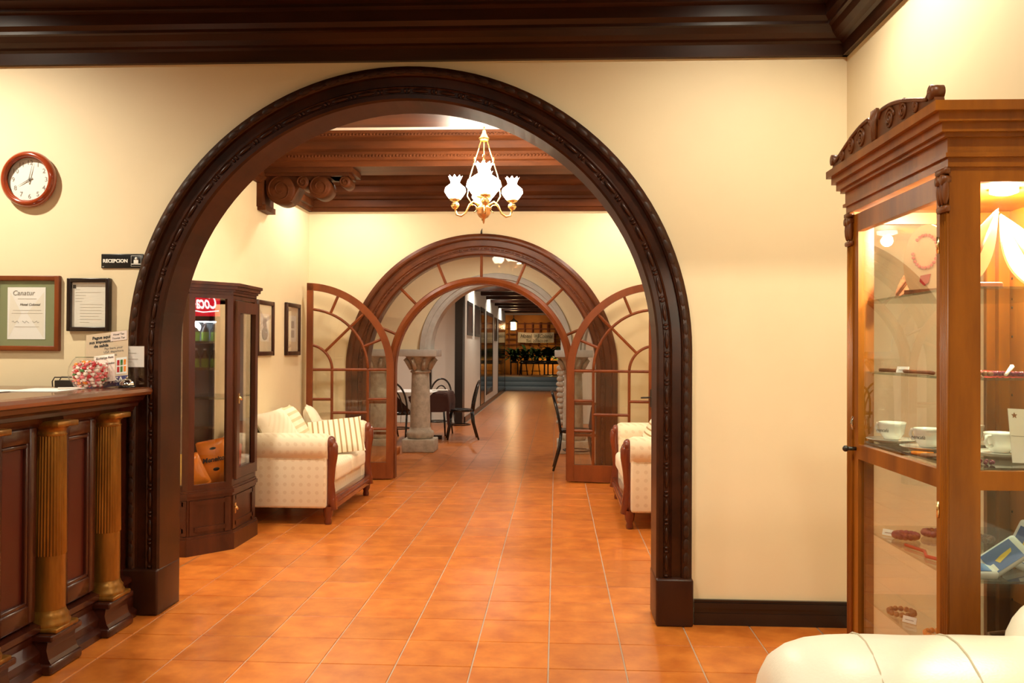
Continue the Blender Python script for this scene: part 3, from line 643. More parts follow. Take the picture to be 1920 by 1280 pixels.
# planter with plants, stools and bar table on the terrace
pb = thing('planter_shelf', 'long dark planter shelf below the terrace banner', 'planter', (-0.75, 33.40, 0.44))
MB().box(-0.62, 1.5, -0.16, 0.16, 0.40, 0.54).build('trough', 'black_wood', pb)
for x in (-0.58, 0.3, 1.45): MB().box(x - 0.03, x + 0.03, -0.1, 0.1, 0, 0.40).build('support', 'black_wood', pb)
MB().cyl((0.30, 0.178, 0.47), (0.80, 0.178, 0.47), 0.018, n=8).build('shelf_lamp', 'lit_lantern', pb)  # added glowing tube behind the trough, made up to carry the fill light
leaf_me = []
for k in range(3):
    m = MB(); L_ = 0.40 + 0.10 * k
    for j in range(2): pass
    vs = []; fs = []
    for i in range(6):
        u = i / 5; ww = 0.065 * math.sin(PI * min(1, 0.12 + u * 0.88)); z = L_ * (u - 0.55 * u * u); y = L_ * u * 0.8
        vs += [(-ww, y, z), (0, y, z - 0.012), (ww, y, z)]
    for i in range(5):
        a = 3 * i; fs += [(a, a + 1, a + 4, a + 3), (a + 1, a + 2, a + 5, a + 4)]
    leaf_me.append(m.add(vs, fs, True).mesh('leaf', 'leaf_green'))
def plant(x, y, z, lab, n, s):
    p = thing('leafy_plant', lab, 'plant', (x, y, z), group='dark leafy plants on the terrace')
    MB().lathe([(0, 0), (0.08, 0), (0.10, 0.14), (0.09, 0.14), (0, 0.13)], n=10).build('pot', 'black_wood', p)
    for dx, dy in ((-0.12, 0.03), (0.0, -0.04), (0.12, 0.03), (0.0, 0.05)): MB().tube([(dx * 0.3, dy * 0.3, 0.12), (dx, dy, 0.2 * s), (dx * 1.3, dy, 0.32 * s)], [0.012, 0.010, 0.006], 5).build('stem', 'leaf_green', p)
    for k in range(n):
        a = random.uniform(0, 2 * PI); q = random.uniform(-1.0, 0.25); sc = s * random.uniform(0.7, 1.2)
        inst('leaf', random.choice(leaf_me), p, (random.uniform(-0.17, 0.17) if k > 20 else 0, random.uniform(-0.08, 0.08) if k > 20 else 0, 0.1 + random.uniform(0, 0.20) * s), (q, 0, a), (sc, sc, sc))
plant(-1.60, 33.40, 0.95, 'dark leafy plant below the terrace lantern', 64, 0.95)
plant(-1.15, 33.40, 0.98, 'dark leafy plant under the left end of the banner', 62, 0.9)
plant(-0.75, 33.40, 0.98, 'dark leafy plant under the middle of the banner', 62, 0.9)
plant(-0.30, 33.40, 0.98, 'tall dark leafy plant under the right end of the banner', 70, 1.0)
plant(0.15, 33.40, 0.98, 'dark leafy plant beside the colonnade, right of the banner', 62, 0.9)
pb2 = thing('plant_stand', 'dark plant stand below the terrace lantern', 'stand', (-1.60, 33.52, 0.44))
MB().box(-0.15, 0.15, -0.36, 0.12, 0.44, 0.51).build('stand_top', 'black_wood', pb2)
for x in (-0.13, 0.13):
    for y in (-0.32, 0.1): MB().box(x - 0.015, x + 0.015, y - 0.015, y + 0.015, 0, 0.44).build('leg', 'black_wood', pb2)
def stool(x, y, lab):
    t = thing('bar_stool', lab, 'stool', (x, y, 0.44), group='stools on the terrace')
    MB().lathe([(0, 0.44), (0.17, 0.44), (0.18, 0.46), (0.16, 0.48), (0, 0.485)], n=14).build('seat', 'black_wood', t)
    for k in range(4):
        a = k * PI / 2 + PI / 4; MB().cyl((0.13 * math.cos(a), 0.13 * math.sin(a), 0.44), (0.21 * math.cos(a), 0.21 * math.sin(a), 0), 0.018, n=6).build('leg', 'black_wood', t)
    MB().tube([(0.18 * math.cos(k * PI / 6), 0.18 * math.sin(k * PI / 6), 0.15) for k in range(12)], 0.01, 5, closed=True).build('foot_ring', 'black_wood', t)
stool(-1.22, 32.7, 'dark stool at the left, below the hotel banner'); stool(-0.76, 32.85, 'dark stool beside the terrace table, below the banner')
tt = thing('terrace_table', 'dark pedestal table at the right of the terrace stools', 'table', (-0.22, 32.7, 0.44))
MB().lathe([(0, 0.46), (0.30, 0.46), (0.30, 0.49), (0, 0.49)], n=16).build('table_top', 'black_wood', tt)
for d in (-0.09, 0.09): MB().cyl((d, 0, 0.03), (d, 0, 0.46), 0.025, n=8).build('pedestal', 'black_wood', tt)
MB().box(-0.26, 0.26, -0.03, 0.03, 0, 0.035).box(-0.03, 0.03, -0.26, 0.26, 0, 0.035).build('foot', 'black_wood', tt)

# ================================================================== dining furniture
def chair_proto():
    t = thing('bentwood_chair', 'x', 'chair', group='black bentwood dining chairs')
    # faces +x: backrest at x = -0.2
    MB().lathe([(0, 0.452), (0.17, 0.452), (0.195, 0.46), (0.2, 0.445), (0.2, 0.425), (0.185, 0.42), (0, 0.425)], n=20).build('seat', 'black_paint', t)
    for sy in (-1, 1):
        MB().tube([(0.13, sy * 0.13, 0.43), (0.16, sy * 0.15, 0.22), (0.20, sy * 0.17, 0.0)], [0.017, 0.016, 0.013], 8).build('leg', 'black_paint', t)
    def hoop(w_, top, base, rad, nme):
        pts = []
        for i in range(21):
            q = PI * i / 20; pts.append((-0.19 - 0.10 * math.sin(q) * (top - base) / 0.45, -w_ * math.cos(q), base + (top - base) * math.sin(q) ** 0.7))
        return MB().tube(pts, rad, 8).build(nme, 'black_paint', t)
    hoop(0.19, 0.89, 0.44, 0.015, 'backrest'); hoop(0.115, 0.78, 0.44, 0.011, 'back_loop')
    for sy in (-1, 1):
        MB().tube([(-0.18, sy * 0.18, 0.46), (-0.20, sy * 0.175, 0.25), (-0.27, sy * 0.19, 0.0)], [0.016, 0.016, 0.013], 8).build('leg', 'black_paint', t)
    MB().tube([(0.155 * math.cos(k * PI / 8), 0.155 * math.sin(k * PI / 8), 0.22) for k in range(16)], 0.010, 6, closed=True).build('stretcher_ring', 'black_paint', t)
    return t
cp = chair_proto(); first = True
for (x, y, a, lb) in ((0.24, 10.12, 0, 'black bentwood chair standing alone beside the right glass door leaf'),
                      (-1.47, 13.42, 190, 'black bentwood chair at the aisle side of the laid table, beside the black post'),
                      (-1.90, 14.02, 265, 'black bentwood chair on the far side of the laid table'),
                      (-2.28, 12.70, 80, 'black bentwood chair on the near side of the laid table, behind the column'),
                      (-2.72, 13.6, -20, 'black bentwood chair at the left end of the laid table')):
    o = cp if first else copy_tree(cp); first = False
    o.location = (x, y, 0); o.rotation_euler = (0, 0, R(a)); o['label'] = lb
def dining_table(x, y, lab, hw):
    t = thing('dining_table', lab, 'table', (x, y, 0), group='dining tables')
    MB().box(-hw, hw, -hw, hw, 0.70, 0.73).build('table_top', 'black_wood', t)
    MB().cyl((0, 0, 0.05), (0, 0, 0.70), 0.04, n=10).build('pedestal', 'black_wood', t)
    for a in (0, PI / 2): 
        c, s_ = math.cos(a), math.sin(a); MB().box(-0.28 * c - 0.04 * s_, 0.28 * c + 0.04 * s_, -0.28 * s_ - 0.04 * c, 0.28 * s_ + 0.04 * c, 0, 0.06).build('foot', 'black_wood', t)
def cloth(x, y, hw, drop, rot, z, mat, lab, nm_):
    n = 12; vs = []; fs = []; e = hw + drop
    def P(u, v):
        px_, py_ = u * e, v * e; dx = max(0, abs(px_) - hw); dy = max(0, abs(py_) - hw); d = dx + dy * 0.9 if dx and dy else dx + dy
        k = 0.06 * math.sin(9 * (px_ + py_)) * min(1, d / 0.1) * 0.25
        sx_ = math.copysign(min(abs(px_), hw) + (0.02 + 0.10 * dx + k if dx else 0), px_); sy_ = math.copysign(min(abs(py_), hw) + (0.02 + 0.10 * dy + k if dy else 0), py_)
        return (sx_, sy_, z - d * 0.98)
    N_ = 24
    for i in range(N_ + 1):
        for j in range(N_ + 1): vs.append(P(-1 + 2 * i / N_, -1 + 2 * j / N_))
    for i in range(N_):
        for j in range(N_): a = i * (N_ + 1) + j; fs.append((a, a + N_ + 1, a + N_ + 2, a + 1))
    o = MB().add(vs, fs, True).build(nm_, mat, None, (x, y, 0), (0, 0, rot)); tag(o, lab, 'tablecloth', 'tablecloths'); return o
dining_table(-2.02, 13.35, 'square dining table under brown and white cloths, behind the column', 0.38)
cloth(-2.02, 13.35, 0.385, 0.30, 0, 0.735, 'cloth_brown', 'brown cloth hanging over the table behind the column', 'tablecloth')
tc_ = MB().add([(-0.395, -0.395, 0.739), (0.24, -0.395, 0.739), (0.24, 0.395, 0.739), (-0.395, 0.395, 0.739), (-0.40, -0.415, 0.73), (0.20, -0.415, 0.73), (-0.10, -0.43, 0.42)], [(0, 1, 2, 3), (0, 4, 5, 1), (4, 6, 5)]).build('overlay_cloth', 'cloth_white', None, (-2.02, 13.35, 0)); tag(tc_, 'white overlay cloth with hanging point on the brown table', 'tablecloth', 'tablecloths')
npk = MB().rbox(-0.12, 0.12, -0.06, 0.06, 0, 0.02, 0.006, 2).build('napkin', 'paper_white', None, (-1.76, 13.25, 0.74), (0, 0, 0.2)); tag(npk, 'folded white napkin at the aisle end of the laid table', 'napkin')
dining_table(0.80, 10.12, 'square dining table behind the right glass door leaf', 0.36)
cloth(0.80, 10.12, 0.365, 0.26, 0, 0.735, 'cloth_brown', 'brown cloth on the table behind the right glass door leaf', 'tablecloth')
npk = MB().rbox(-0.10, 0.10, -0.06, 0.06, 0, 0.02, 0.006, 2).build('napkin', 'paper_white', None, (0.60, 10.05, 0.738), (0, 0, 0.1)); tag(npk, 'folded white napkin seen through the right glass door leaf', 'napkin')
S(MB().rbox(-4.6, -2.06, 9.49, 11.55, -0.002, 0.085, 0.006, 1).build('floor_step', 'tile'), 'low tiled step beyond the left door leaf, before the paired columns')

# ================================================================== second-lobby furniture
def sofa(name, label, loc, mirror):
    # local: back along -x, front at x = 0, y = 0 near end to L; mirrored in x for the other side
    s = -1 if mirror else 1; L_ = 1.50; D = 0.86
    t = thing(name, label, 'sofa', loc, group='cream patterned sofas')
    def bx(x0, x1): return (min(s * x0, s * x1), max(s * x0, s * x1))
    a, b = bx(-D, -0.05); MB().rbox(a, b, 0.02, L_ - 0.02, 0.13, 0.32, 0.02, 2).build('body', 'upholstery', t)
    a, b = bx(-D, -D + 0.22); MB().rbox(a, b, 0.05, L_ - 0.05, 0.30, 0.80, 0.08, 4).build('backrest', 'upholstery', t)
    for i in range(2):
        y0 = 0.20 + i * 0.55; a, b = bx(-D + 0.18, 0.0); MB().rbox(a, b, y0 + 0.003, y0 + 0.547, 0.30, 0.455, 0.045, 4).build('seat_cushion', 'upholstery_pale', t)
    for i in range(2):
        y0 = 0.0 if i == 0 else L_ - 0.20
        a, b = bx(-D, -0.035); am = MB().rbox(a, b, y0 + 0.01, y0 + 0.19, 0.13, 0.60, 0.02, 2)
        yc = y0 + (0.085 if i == 0 else 0.115)
        am.tube([(s * -D, yc, 0.595), (s * (-D + 0.02), yc, 0.595), (s * -0.06, yc, 0.595), (s * -0.03, yc, 0.595)], [0.09, 0.108, 0.108, 0.095], 22)
        ar = am.build('armrest', 'upholstery', t)
        # wooden scroll front
        prof = []
        pts = [(s * -0.015, yc, 0.635), (s * -0.008, yc, 0.60), (s * -0.004, yc, 0.54), (s * -0.012, yc, 0.44), (s * -0.02, yc, 0.32), (s * -0.01, yc, 0.20), (s * 0.0, yc, 0.11)]
        MB().tube(pts, [0.042, 0.05, 0.045, 0.036, 0.034, 0.038, 0.042], 12).build('arm_facing', 'wood_red_gloss', t)
        MB().sphere((s * -0.012, yc, 0.63), (0.036, 0.058, 0.056), 14, 8).build('arm_scroll', 'wood_red_gloss', t)
    a, b = bx(-0.055, 0.02); MB().rbox(a, b, 0.05, L_ - 0.05, 0.11, 0.205, 0.012, 2).build('front_rail', 'wood_red_gloss', t)
    bd = MB(); y = 0.2
    while y < L_ - 0.18: bd.sphere((s * 0.018, y, 0.16), (0.008, 0.011, 0.011), 6, 4); y += 0.026
    tag(bd.build('beading', 'wood_red_gloss', t), kind='stuff')
    for x in (-0.03, -D + 0.08):
        for y in (0.07, L_ - 0.07):
            MB().lathe([(0, 0), (0.026, 0), (0.03, 0.02), (0.024, 0.045), (0.036, 0.07), (0.040, 0.11), (0.040, 0.14)], (s * x, y, 0), 14).build('leg', 'wood_red_gloss', t)
    return t
sofa('sofa', 'cream patterned two-seat sofa with cushions against the left lobby wall', (-1.74, 6.70, 0), False)
sofa('sofa', 'cream patterned sofa at the right, half hidden by the big arch', (0.535, 6.70, 0), True)
def cushion(lab, loc, rot, mat, w_=0.42, h_=0.40, t_=0.14, grp='loose sofa cushions'):
    o = MB().pillow(w_, h_, t_).build('throw_cushion', mat, None, loc, rot); return tag(o, lab, 'cushion', grp)
cushion('striped brown and cream cushion lying on the seat of the left sofa', (-1.93, 7.62, 0.60), (R(44), R(-6), R(16)), 'cushion_stripe', 0.48, 0.40, 0.13)
cushion('pale striped cushion propped in the middle of the left sofa back', (-2.22, 7.45, 0.68), (R(0), R(62), R(8)), 'cushion_pale_stripe', 0.44, 0.44)
cushion('cream patterned cushion propped at the near end of the left sofa', (-2.24, 7.02, 0.68), (R(8), R(58), R(-10)), 'upholstery_pale', 0.42, 0.42)
cushion('cream cushion propped at the far end of the left sofa', (-2.20, 7.95, 0.66), (R(0), R(64), R(14)), 'upholstery_pale', 0.42, 0.42)
cushion('striped cushion on the right sofa beside its far arm', (0.86, 7.95, 0.62), (R(0), R(-64), R(-8)), 'cushion_stripe', 0.42, 0.42)
# two framed prints on the lobby wall
for (y0, y1, z0, z1, lb) in ((7.62, 8.08, 1.30, 1.80, 'small dark-framed portrait print on the lobby wall, nearer the vitrine'), (8.46, 8.92, 1.30, 1.82, 'small dark-framed print on the lobby wall, nearer the glass door leaf')):
    t = thing('framed_print', lb, 'picture', (XL2, (y0 + y1) / 2, z0), group='framed prints on the lobby wall'); hw_ = (y1 - y0) / 2; h_ = z1 - z0
    for k, (a, b, c, d) in enumerate(((-hw_, -hw_ + 0.04, 0, h_), (hw_ - 0.04, hw_, 0, h_), (-hw_ + 0.036, hw_ - 0.036, 0.0005, 0.04), (-hw_ + 0.036, hw_ - 0.036, h_ - 0.04, h_ - 0.0005))): MB().rbox(0, 0.032, a, b, c, d, 0.006, 2).build('frame_bar', 'wood_dark', t)
    MB().box(0.006, 0.012, -hw_ + 0.03, hw_ - 0.03, 0.03, h_ - 0.03).build('mat', 'mat_cream', t)
    MB().box(0.012, 0.0135, -hw_ * 0.5, hw_ * 0.5, h_ * 0.26, h_ * 0.76).build('print', 'paper', t)
    if y0 < 8: MB().sphere((0.014, 0, h_ * 0.60), (0.002, 0.055, 0.05), 12, 8).sphere((0.014, 0, h_ * 0.40), (0.002, 0.085, 0.06), 12, 8).build('portrait', 'ink_soft', t)
    else: MB().box(0.0135, 0.015, -0.05, 0.05, h_ * 0.52, h_ * 0.66).box(0.0135, 0.015, -0.05, 0.05, h_ * 0.34, h_ * 0.48).build('portrait', 'ink_soft', t)
    MB().box(0.018, 0.020, -hw_ + 0.035, hw_ - 0.035, 0.035, h_ - 0.035).build('glazing', 'glass_clear', t)

# glass vitrine with snacks (canted corners)
VX0, VX1, VY0, VY1 = XL2 + 0.005, -2.205, 5.64, 6.60
VC = 0.20; VCY = 0.245
def hexa(g, gx=None):
    gx = g if gx is None else gx
    return [(VX0, VY0 - g), (VX1 - VC, VY0 - g), (VX1 + g, VY0 + VCY), (VX1 + g, VY1 - VCY), (VX1 - VC, VY1 + g), (VX0, VY1 + g)]
vt = thing('corner_vitrine', 'dark wooden glass vitrine holding snack bags, left of the cream sofa', 'cabinet')
MB().prism(hexa(0.02), 0.0, 0.11, 'xy').prism(hexa(0.012), 0.11, 0.125, 'xy').build('plinth', 'wood_vitrine', vt)
MB().prism(hexa(-0.006), 0.12, 0.38, 'xy').build('base_body', 'wood_vitrine', vt)
MB().prism(hexa(0.006), 0.365, 0.385, 'xy').prism(hexa(0.018), 0.385, 0.41, 'xy').prism(hexa(0.008), 0.41, 0.425, 'xy').build('waist_moulding', 'wood_vitrine', vt)
MB().prism(hexa(0.0), 1.725, 1.75, 'xy').prism(hexa(0.012), 1.75, 1.765, 'xy').prism(hexa(0.03), 1.765, 1.788, 'xy').prism(hexa(0.045), 1.788, 1.808, 'xy').build('cornice', 'wood_vitrine', vt)
MB().box(VX0, VX0 + 0.012, VY0, VY1, 0.42, 1.73).build('back_panel', 'wood_vitrine', vt)
H6 = hexa(0.0)
def edge_panel(p, q, z0, z1, mat, name, th=0.02, par=None, inset=0.0, off=0.0):
    p = Vector((p[0], p[1], 0)); q = Vector((q[0], q[1], 0)); d = (q - p).normalized(); n = Vector((d.y, -d.x, 0))
    p2 = p + d * inset; q2 = q - d * inset
    a = p2 + n * off; b = q2 + n * off; a2 = a - n * th; b2 = b - n * th
    return MB().add([(a.x, a.y, z0), (b.x, b.y, z0), (b2.x, b2.y, z0), (a2.x, a2.y, z0), (a.x, a.y, z1), (b.x, b.y, z1), (b2.x, b2.y, z1), (a2.x, a2.y, z1)], [(0, 3, 2, 1), (4, 5, 6, 7), (0, 1, 5, 4), (1, 2, 6, 5), (2, 3, 7, 6), (3, 0, 4, 7)]).build(name, mat, par or vt)
def lerp2(p, q, t): return (p[0] + (q[0] - p[0]) * t, p[1] + (q[1] - p[1]) * t)
for k in range(5):
    p, q = H6[k], H6[k + 1]; Ln = math.hypot(q[0] - p[0], q[1] - p[1]); f_ = 0.042 / Ln
    edge_panel(p, lerp2(p, q, f_), 0.42, 1.73, 'wood_vitrine', 'stile', 0.03); edge_panel(lerp2(p, q, 1 - f_), q, 0.42, 1.73, 'wood_vitrine', 'stile', 0.03)
    dr = edge_panel(lerp2(p, q, f_ * 0.9), lerp2(p, q, 1 - f_ * 0.9), 1.70, 1.73, 'wood_vitrine', 'rail', 0.026)
    edge_panel(lerp2(p, q, f_ * 0.9), lerp2(p, q, 1 - f_ * 0.9), 0.42, 0.46, 'wood_vitrine', 'rail', 0.026)
    edge_panel(lerp2(p, q, f_ * 0.9), lerp2(p, q, 1 - f_ * 0.9), 0.455, 1.705, 'glass_vitrine', 'glass_pane', 0.004, None, 0, -0.012)
    # raised frame on the base
    edge_panel(lerp2(p, q, 0.12), lerp2(p, q, 0.88), 0.15, 0.18, 'wood_vitrine', 'base_rail', 0.02, None, 0, 0.004); edge_panel(lerp2(p, q, 0.12), lerp2(p, q, 0.88), 0.325, 0.355, 'wood_vitrine', 'base_rail', 0.02, None, 0, 0.004)
    edge_panel(lerp2(p, q, 0.04), lerp2(p, q, 0.16), 0.13, 0.36, 'wood_vitrine', 'base_stile', 0.02, None, 0, 0.004); edge_panel(lerp2(p, q, 0.84), lerp2(p, q, 0.96), 0.13, 0.36, 'wood_vitrine', 'base_stile', 0.02, None, 0, 0.004)
# glazed door on the front face, its handle and the small lower one
p, q = H6[2], H6[3]
vd = edge_panel(lerp2(p, q, 0.06), lerp2(p, q, 0.17), 0.47, 1.69, 'wood_vitrine', 'door', 0.03, None, 0, 0.022)
for (a, b, c, d) in ((0.83, 0.94, 0.4702, 1.6898),): edge_panel(lerp2(p, q, a), lerp2(p, q, b), c, d, 'wood_vitrine', 'door_stile', 0.03, vd, 0, 0.022)
edge_panel(lerp2(p, q, 0.16), lerp2(p, q, 0.84), 1.61, 1.689, 'wood_vitrine', 'door_rail', 0.03, vd, 0, 0.0218); edge_panel(lerp2(p, q, 0.16), lerp2(p, q, 0.84), 0.471, 0.54, 'wood_vitrine', 'door_rail', 0.03, vd, 0, 0.0218)
def drop_handle(par, x, y, z):
    MB().box(x, x + 0.004, y - 0.012, y + 0.012, z - 0.035, z + 0.035).build('handle_plate', 'brass_bright', par); MB().tube([(x + 0.004, y - 0.008, z + 0.015), (x + 0.022, y - 0.008, z - 0.01), (x + 0.022, y + 0.008, z - 0.01), (x + 0.004, y + 0.008, z + 0.015)], 0.004, 6).build('handle', 'brass_bright', par)
drop_handle(vd, VX1 + 0.023, VY0 + VCY + 0.06, 1.02); drop_handle(vt, VX1 + 0.006, VY0 + VCY + 0.05, 0.27)
tag(MB().box(VX0 + 0.02, VX1 - 0.03, VY0 + 0.16, VY1 - 0.16, 1.02, 1.026).build('glass_shelf', 'glass_shelf', vt))
def snack(lab, loc, rot, mat, w_, h_, txt=None, tm='ink', ts=0.05):
    t = thing('snack_bag', lab, 'snack bag', loc, rot, group='snack bags in the vitrine')
    MB().pillow(w_, h_, 0.09, (0, 0, h_ / 2), (PI / 2, 0, 0), 12, 0.03).build('bag', mat, t)
    for z in (0.006, h_ - 0.006): MB().box(-w_ * 0.46, w_ * 0.46, -0.003, 0.003, z - 0.012, z + 0.012).build('crimped_seal', mat, t)
    if txt:
        text('lettering', txt, ts, tm, t, (0, -0.049, h_ * 0.56), (PI / 2, 0, 0), shear=0.2, bold=0.0015)
        MB().sphere((0, -0.040, h_ * 0.34), (0.03, 0.006, 0.016), 12, 6).build('emblem', 'ink', t); MB().sphere((0, -0.034, h_ * 0.80), (0.03, 0.006, 0.014), 12, 6).build('emblem', 'ink', t)
snack('orange snack bag with black lettering standing in the vitrine', (-2.335, 5.99, 0.428), (R(-8), R(-10), R(24)), 'orange_gloss', 0.21, 0.30, 'Meneitos', 'ink', 0.044)
snack('orange and yellow snack bag leaning in front on the vitrine floor', (-2.40, 5.83, 0.428), (R(-14), R(-26), R(20)), 'orange_gloss', 0.16, 0.22)
snack('yellow snack bag at the left edge of the vitrine', (-2.535, 5.76, 0.428), (R(-8), R(5), R(10)), 'yellow_gloss', 0.15, 0.22)
snack('red snack pack standing at the back of the vitrine', (-2.36, 6.20, 0.428), (R(-8), R(4), R(35)), 'red_gloss', 0.20, 0.25)
snack('pale paper-wrapped snack pack behind the vitrine door', (-2.33, 6.36, 0.428), (R(-15), R(8), R(40)), 'paper_white', 0.14, 0.16)

# drinks fridge, seen mirrored in the vitrine glass
fg = thing('drinks_fridge', 'red-topped drinks fridge mirrored in the vitrine glass', 'fridge', (1.425, 5.035, 0), (0, 0, PI / 2))
fw, fd, fh = 0.27, 0.62, 1.95
MB().box(-fw, fw, 0.0, 0.03, 0.1, fh).box(-fw, -fw + 0.03, 0, fd, 0.1, fh).box(fw - 0.03, fw, 0, fd, 0.1, fh).box(-fw, fw, 0, fd, 0, 0.22).box(-fw, fw, 0, fd, 1.67, fh).build('cabinet_body', 'fridge_body', fg)
MB().box(-fw + 0.03, fw - 0.03, 0.03, 0.035, 0.22, 1.67).box(-fw + 0.03, -fw + 0.036, 0.03, fd - 0.03, 0.22, 1.67).box(fw - 0.036, fw - 0.03, 0.03, fd - 0.03, 0.22, 1.67).build('liner', 'fridge_liner', fg)
MB().box(-fw + 0.01, fw - 0.01, fd, fd + 0.012, 1.69, fh - 0.01).build('header_panel', 'fridge_red', fg)
cc_ = text('lettering', 'Coca-Cola', 0.19, 'fridge_white', fg, (0.03, fd + 0.014, 1.825), (PI / 2, 0, PI), shear=0.3, bold=0.004); cc_.scale = (0.40 / max(0.1, max(v.co.x for v in cc_.data.vertices) - min(v.co.x for v in cc_.data.vertices)), 1, 1)
MB().tube([(-0.24, fd + 0.014, 1.745), (-0.05, fd + 0.014, 1.755), (0.1, fd + 0.014, 1.73), (0.25, fd + 0.014, 1.745)], 0.006, 5).build('swash', 'fridge_white', fg)
MB().box(-fw + 0.06, fw - 0.06, fd - 0.10, fd - 0.07, 1.63, 1.65).build('lamp_tube', 'fridge_tube', fg)
for z in (0.55, 0.85, 1.15, 1.42): MB().box(-fw + 0.036, fw - 0.036, 0.05, fd - 0.08, z - 0.006, z).box(-fw + 0.036, fw - 0.036, fd - 0.085, fd - 0.08, z, z + 0.02).build('shelf', 'steel', fg)
MB().box(-fw, -fw + 0.04, fd, fd + 0.03, 0.22, 1.68).box(fw - 0.04, fw, fd, fd + 0.03, 0.22, 1.68).box(-fw, fw, fd, fd + 0.03, 0.22, 0.26).box(-fw, fw, fd, fd + 0.03, 1.64, 1.68).build('door_frame', 'fridge_body', fg)
MB().box(-fw + 0.04, fw - 0.04, fd + 0.01, fd + 0.014, 0.26, 1.64).build('door_glass', 'glass_clear', fg)
k = 0
for (z, xs, lb) in ((1.421, (-0.18, -0.09, 0.0, 0.09, 0.18), 'upper'), (1.151, (-0.09, 0.0, 0.09, 0.18), 'middle')):
    for i, x in enumerate(xs):
        b = thing('drink_bottle', 'green-labelled dark bottle on the %s shelf of the fridge, %s from its left' % (lb, ['first', 'second', 'third', 'fourth', 'fifth'][i]), 'bottle', (1.425 - (fd - 0.14), 5.035 + x, z), group='bottles in the drinks fridge')
        MB().lathe([(0, 0), (0.034, 0), (0.036, 0.01), (0.036, 0.13), (0.015, 0.17), (0.014, 0.20), (0, 0.20)], n=12).build('bottle_body', 'bottle_dark', b)
        MB().lathe([(0.037, 0.02), (0.037, 0.11)], n=12).build('label_band', 'bottle_label', b); MB().lathe([(0, 0.215), (0.017, 0.215), (0.017, 0.195)], n=10).build('cap', 'china', b)

light('POINT', 'fridge_light', (1.425 - fd + 0.12, 5.035, 1.58), 7, (0.8, 0.9, 1.0), 0.05)
# chandelier
ch = thing('chandelier', 'brass chandelier with glowing frilled glass shades in the lobby', 'chandelier', (-0.57, 6.80, 2.35))
def frill_shade(mb, c, rb, rm, h, rt):
    vs = []; fs = []; n = 32; prof = [(rb, 0), (rb * 1.25, h * 0.08), (rm, h * 0.32), (rm * 0.93, h * 0.5), (rt * 0.85, h * 0.72), (rt * 0.9, h * 0.82), (rt * 1.25, h)]
    for i, (r_, z) in enumerate(prof):
        for k in range(n):
            q = 2 * PI * k / n; f = 1 + (0.12 * math.cos(8 * q) if i == len(prof) - 1 else 0.03 * math.cos(8 * q) if i > 3 else 0.02 * math.cos(16 * q))
            vs.append((c[0] + r_ * f * math.cos(q), c[1] + r_ * f * math.sin(q), c[2] + z + (0.012 * math.cos(8 * q) if i == len(prof) - 1 else 0)))
    for i in range(len(prof) - 1):
        for k in range(n): fs.append((i * n + k, i * n + (k + 1) % n, (i + 1) * n + (k + 1) % n, (i + 1) * n + k))
    return mb.add(vs, fs, True)
frill_shade(MB(), (0, 0, 0.20), 0.07, 0.135, 0.26, 0.05).build('central_shade', 'lit_shade', ch)
MB().lathe([(0, -0.01), (0.006, 0.0), (0.01, 0.03), (0.035, 0.045), (0.055, 0.075), (0.05, 0.10), (0.065, 0.115), (0.045, 0.125), (0.03, 0.15), (0.03, 0.19), (0.07, 0.205), (0.07, 0.215), (0, 0.215)], n=18).build('lower_urn', 'copper', ch)
MB().lathe([(0.03, 0.64), (0.045, 0.655), (0.03, 0.67), (0.015, 0.70), (0.012, 0.72), (0, 0.73)], n=14).build('crown_cap', 'brass_bright', ch)
MB().cyl((0, 0, 0.70), (0, 0, CEIL - 2.35), 0.006, n=8).build('rod', 'brass_bright', ch)
MB().lathe([(0.05, CEIL - 2.35), (0.05, CEIL - 2.36), (0.02, CEIL - 2.385), (0.008, CEIL - 2.39)], n=14).build('ceiling_rose', 'brass_bright', ch)
for k in range(3):
    a = k * 2 * PI / 3 + 0.6
    c, s_ = math.cos(a), math.sin(a)
    MB().tube([(0.02 * c, 0.02 * s_, 0.66), (0.05 * c, 0.05 * s_, 0.58), (0.085 * c, 0.085 * s_, 0.49), (0.13 * c, 0.13 * s_, 0.36), (0.15 * c, 0.15 * s_, 0.22), (0.10 * c, 0.10 * s_, 0.14)], 0.0045, 6).build('chain', 'brass_bright', ch)
    MB().lathe([(0.004, 0.46), (0.012, 0.47), (0.006, 0.485), (0.012, 0.50), (0.004, 0.52)], (0.085 * c, 0.085 * s_, 0), 8).build('chain_bead', 'brass_bright', ch)
for k in range(4):
    a = k * PI / 2 + R(8); c, s_ = math.cos(a), math.sin(a)
    ar = MB().tube([(0.04 * c, 0.04 * s_, 0.14), (0.08 * c, 0.08 * s_, 0.165), (0.11 * c, 0.11 * s_, 0.14), (0.14 * c, 0.14 * s_, 0.075), (0.175 * c, 0.175 * s_, 0.05), (0.21 * c, 0.21 * s_, 0.06), (0.222 * c, 0.222 * s_, 0.105)], 0.008, 8)
    ar.tube([((0.085 + 0.03 * math.cos(t_)) * c, (0.085 + 0.03 * math.cos(t_)) * s_, 0.11 + 0.03 * math.sin(t_)) for t_ in [i * 0.5 for i in range(10)]], 0.004, 5)
    ao = ar.build('arm', 'brass_bright', ch)
    MB().lathe([(0.006, 0.10), (0.02, 0.105), (0.034, 0.13), (0.028, 0.15), (0.012, 0.158), (0.04, 0.17), (0.045, 0.185), (0.04, 0.185)], (0.222 * c, 0.222 * s_, 0), 14).build('lamp_cup', 'brass_bright', ao)
    frill_shade(MB(), (0.222 * c, 0.222 * s_, 0.185), 0.045, 0.082, 0.165, 0.04).build('shade', 'lit_shade', ao)
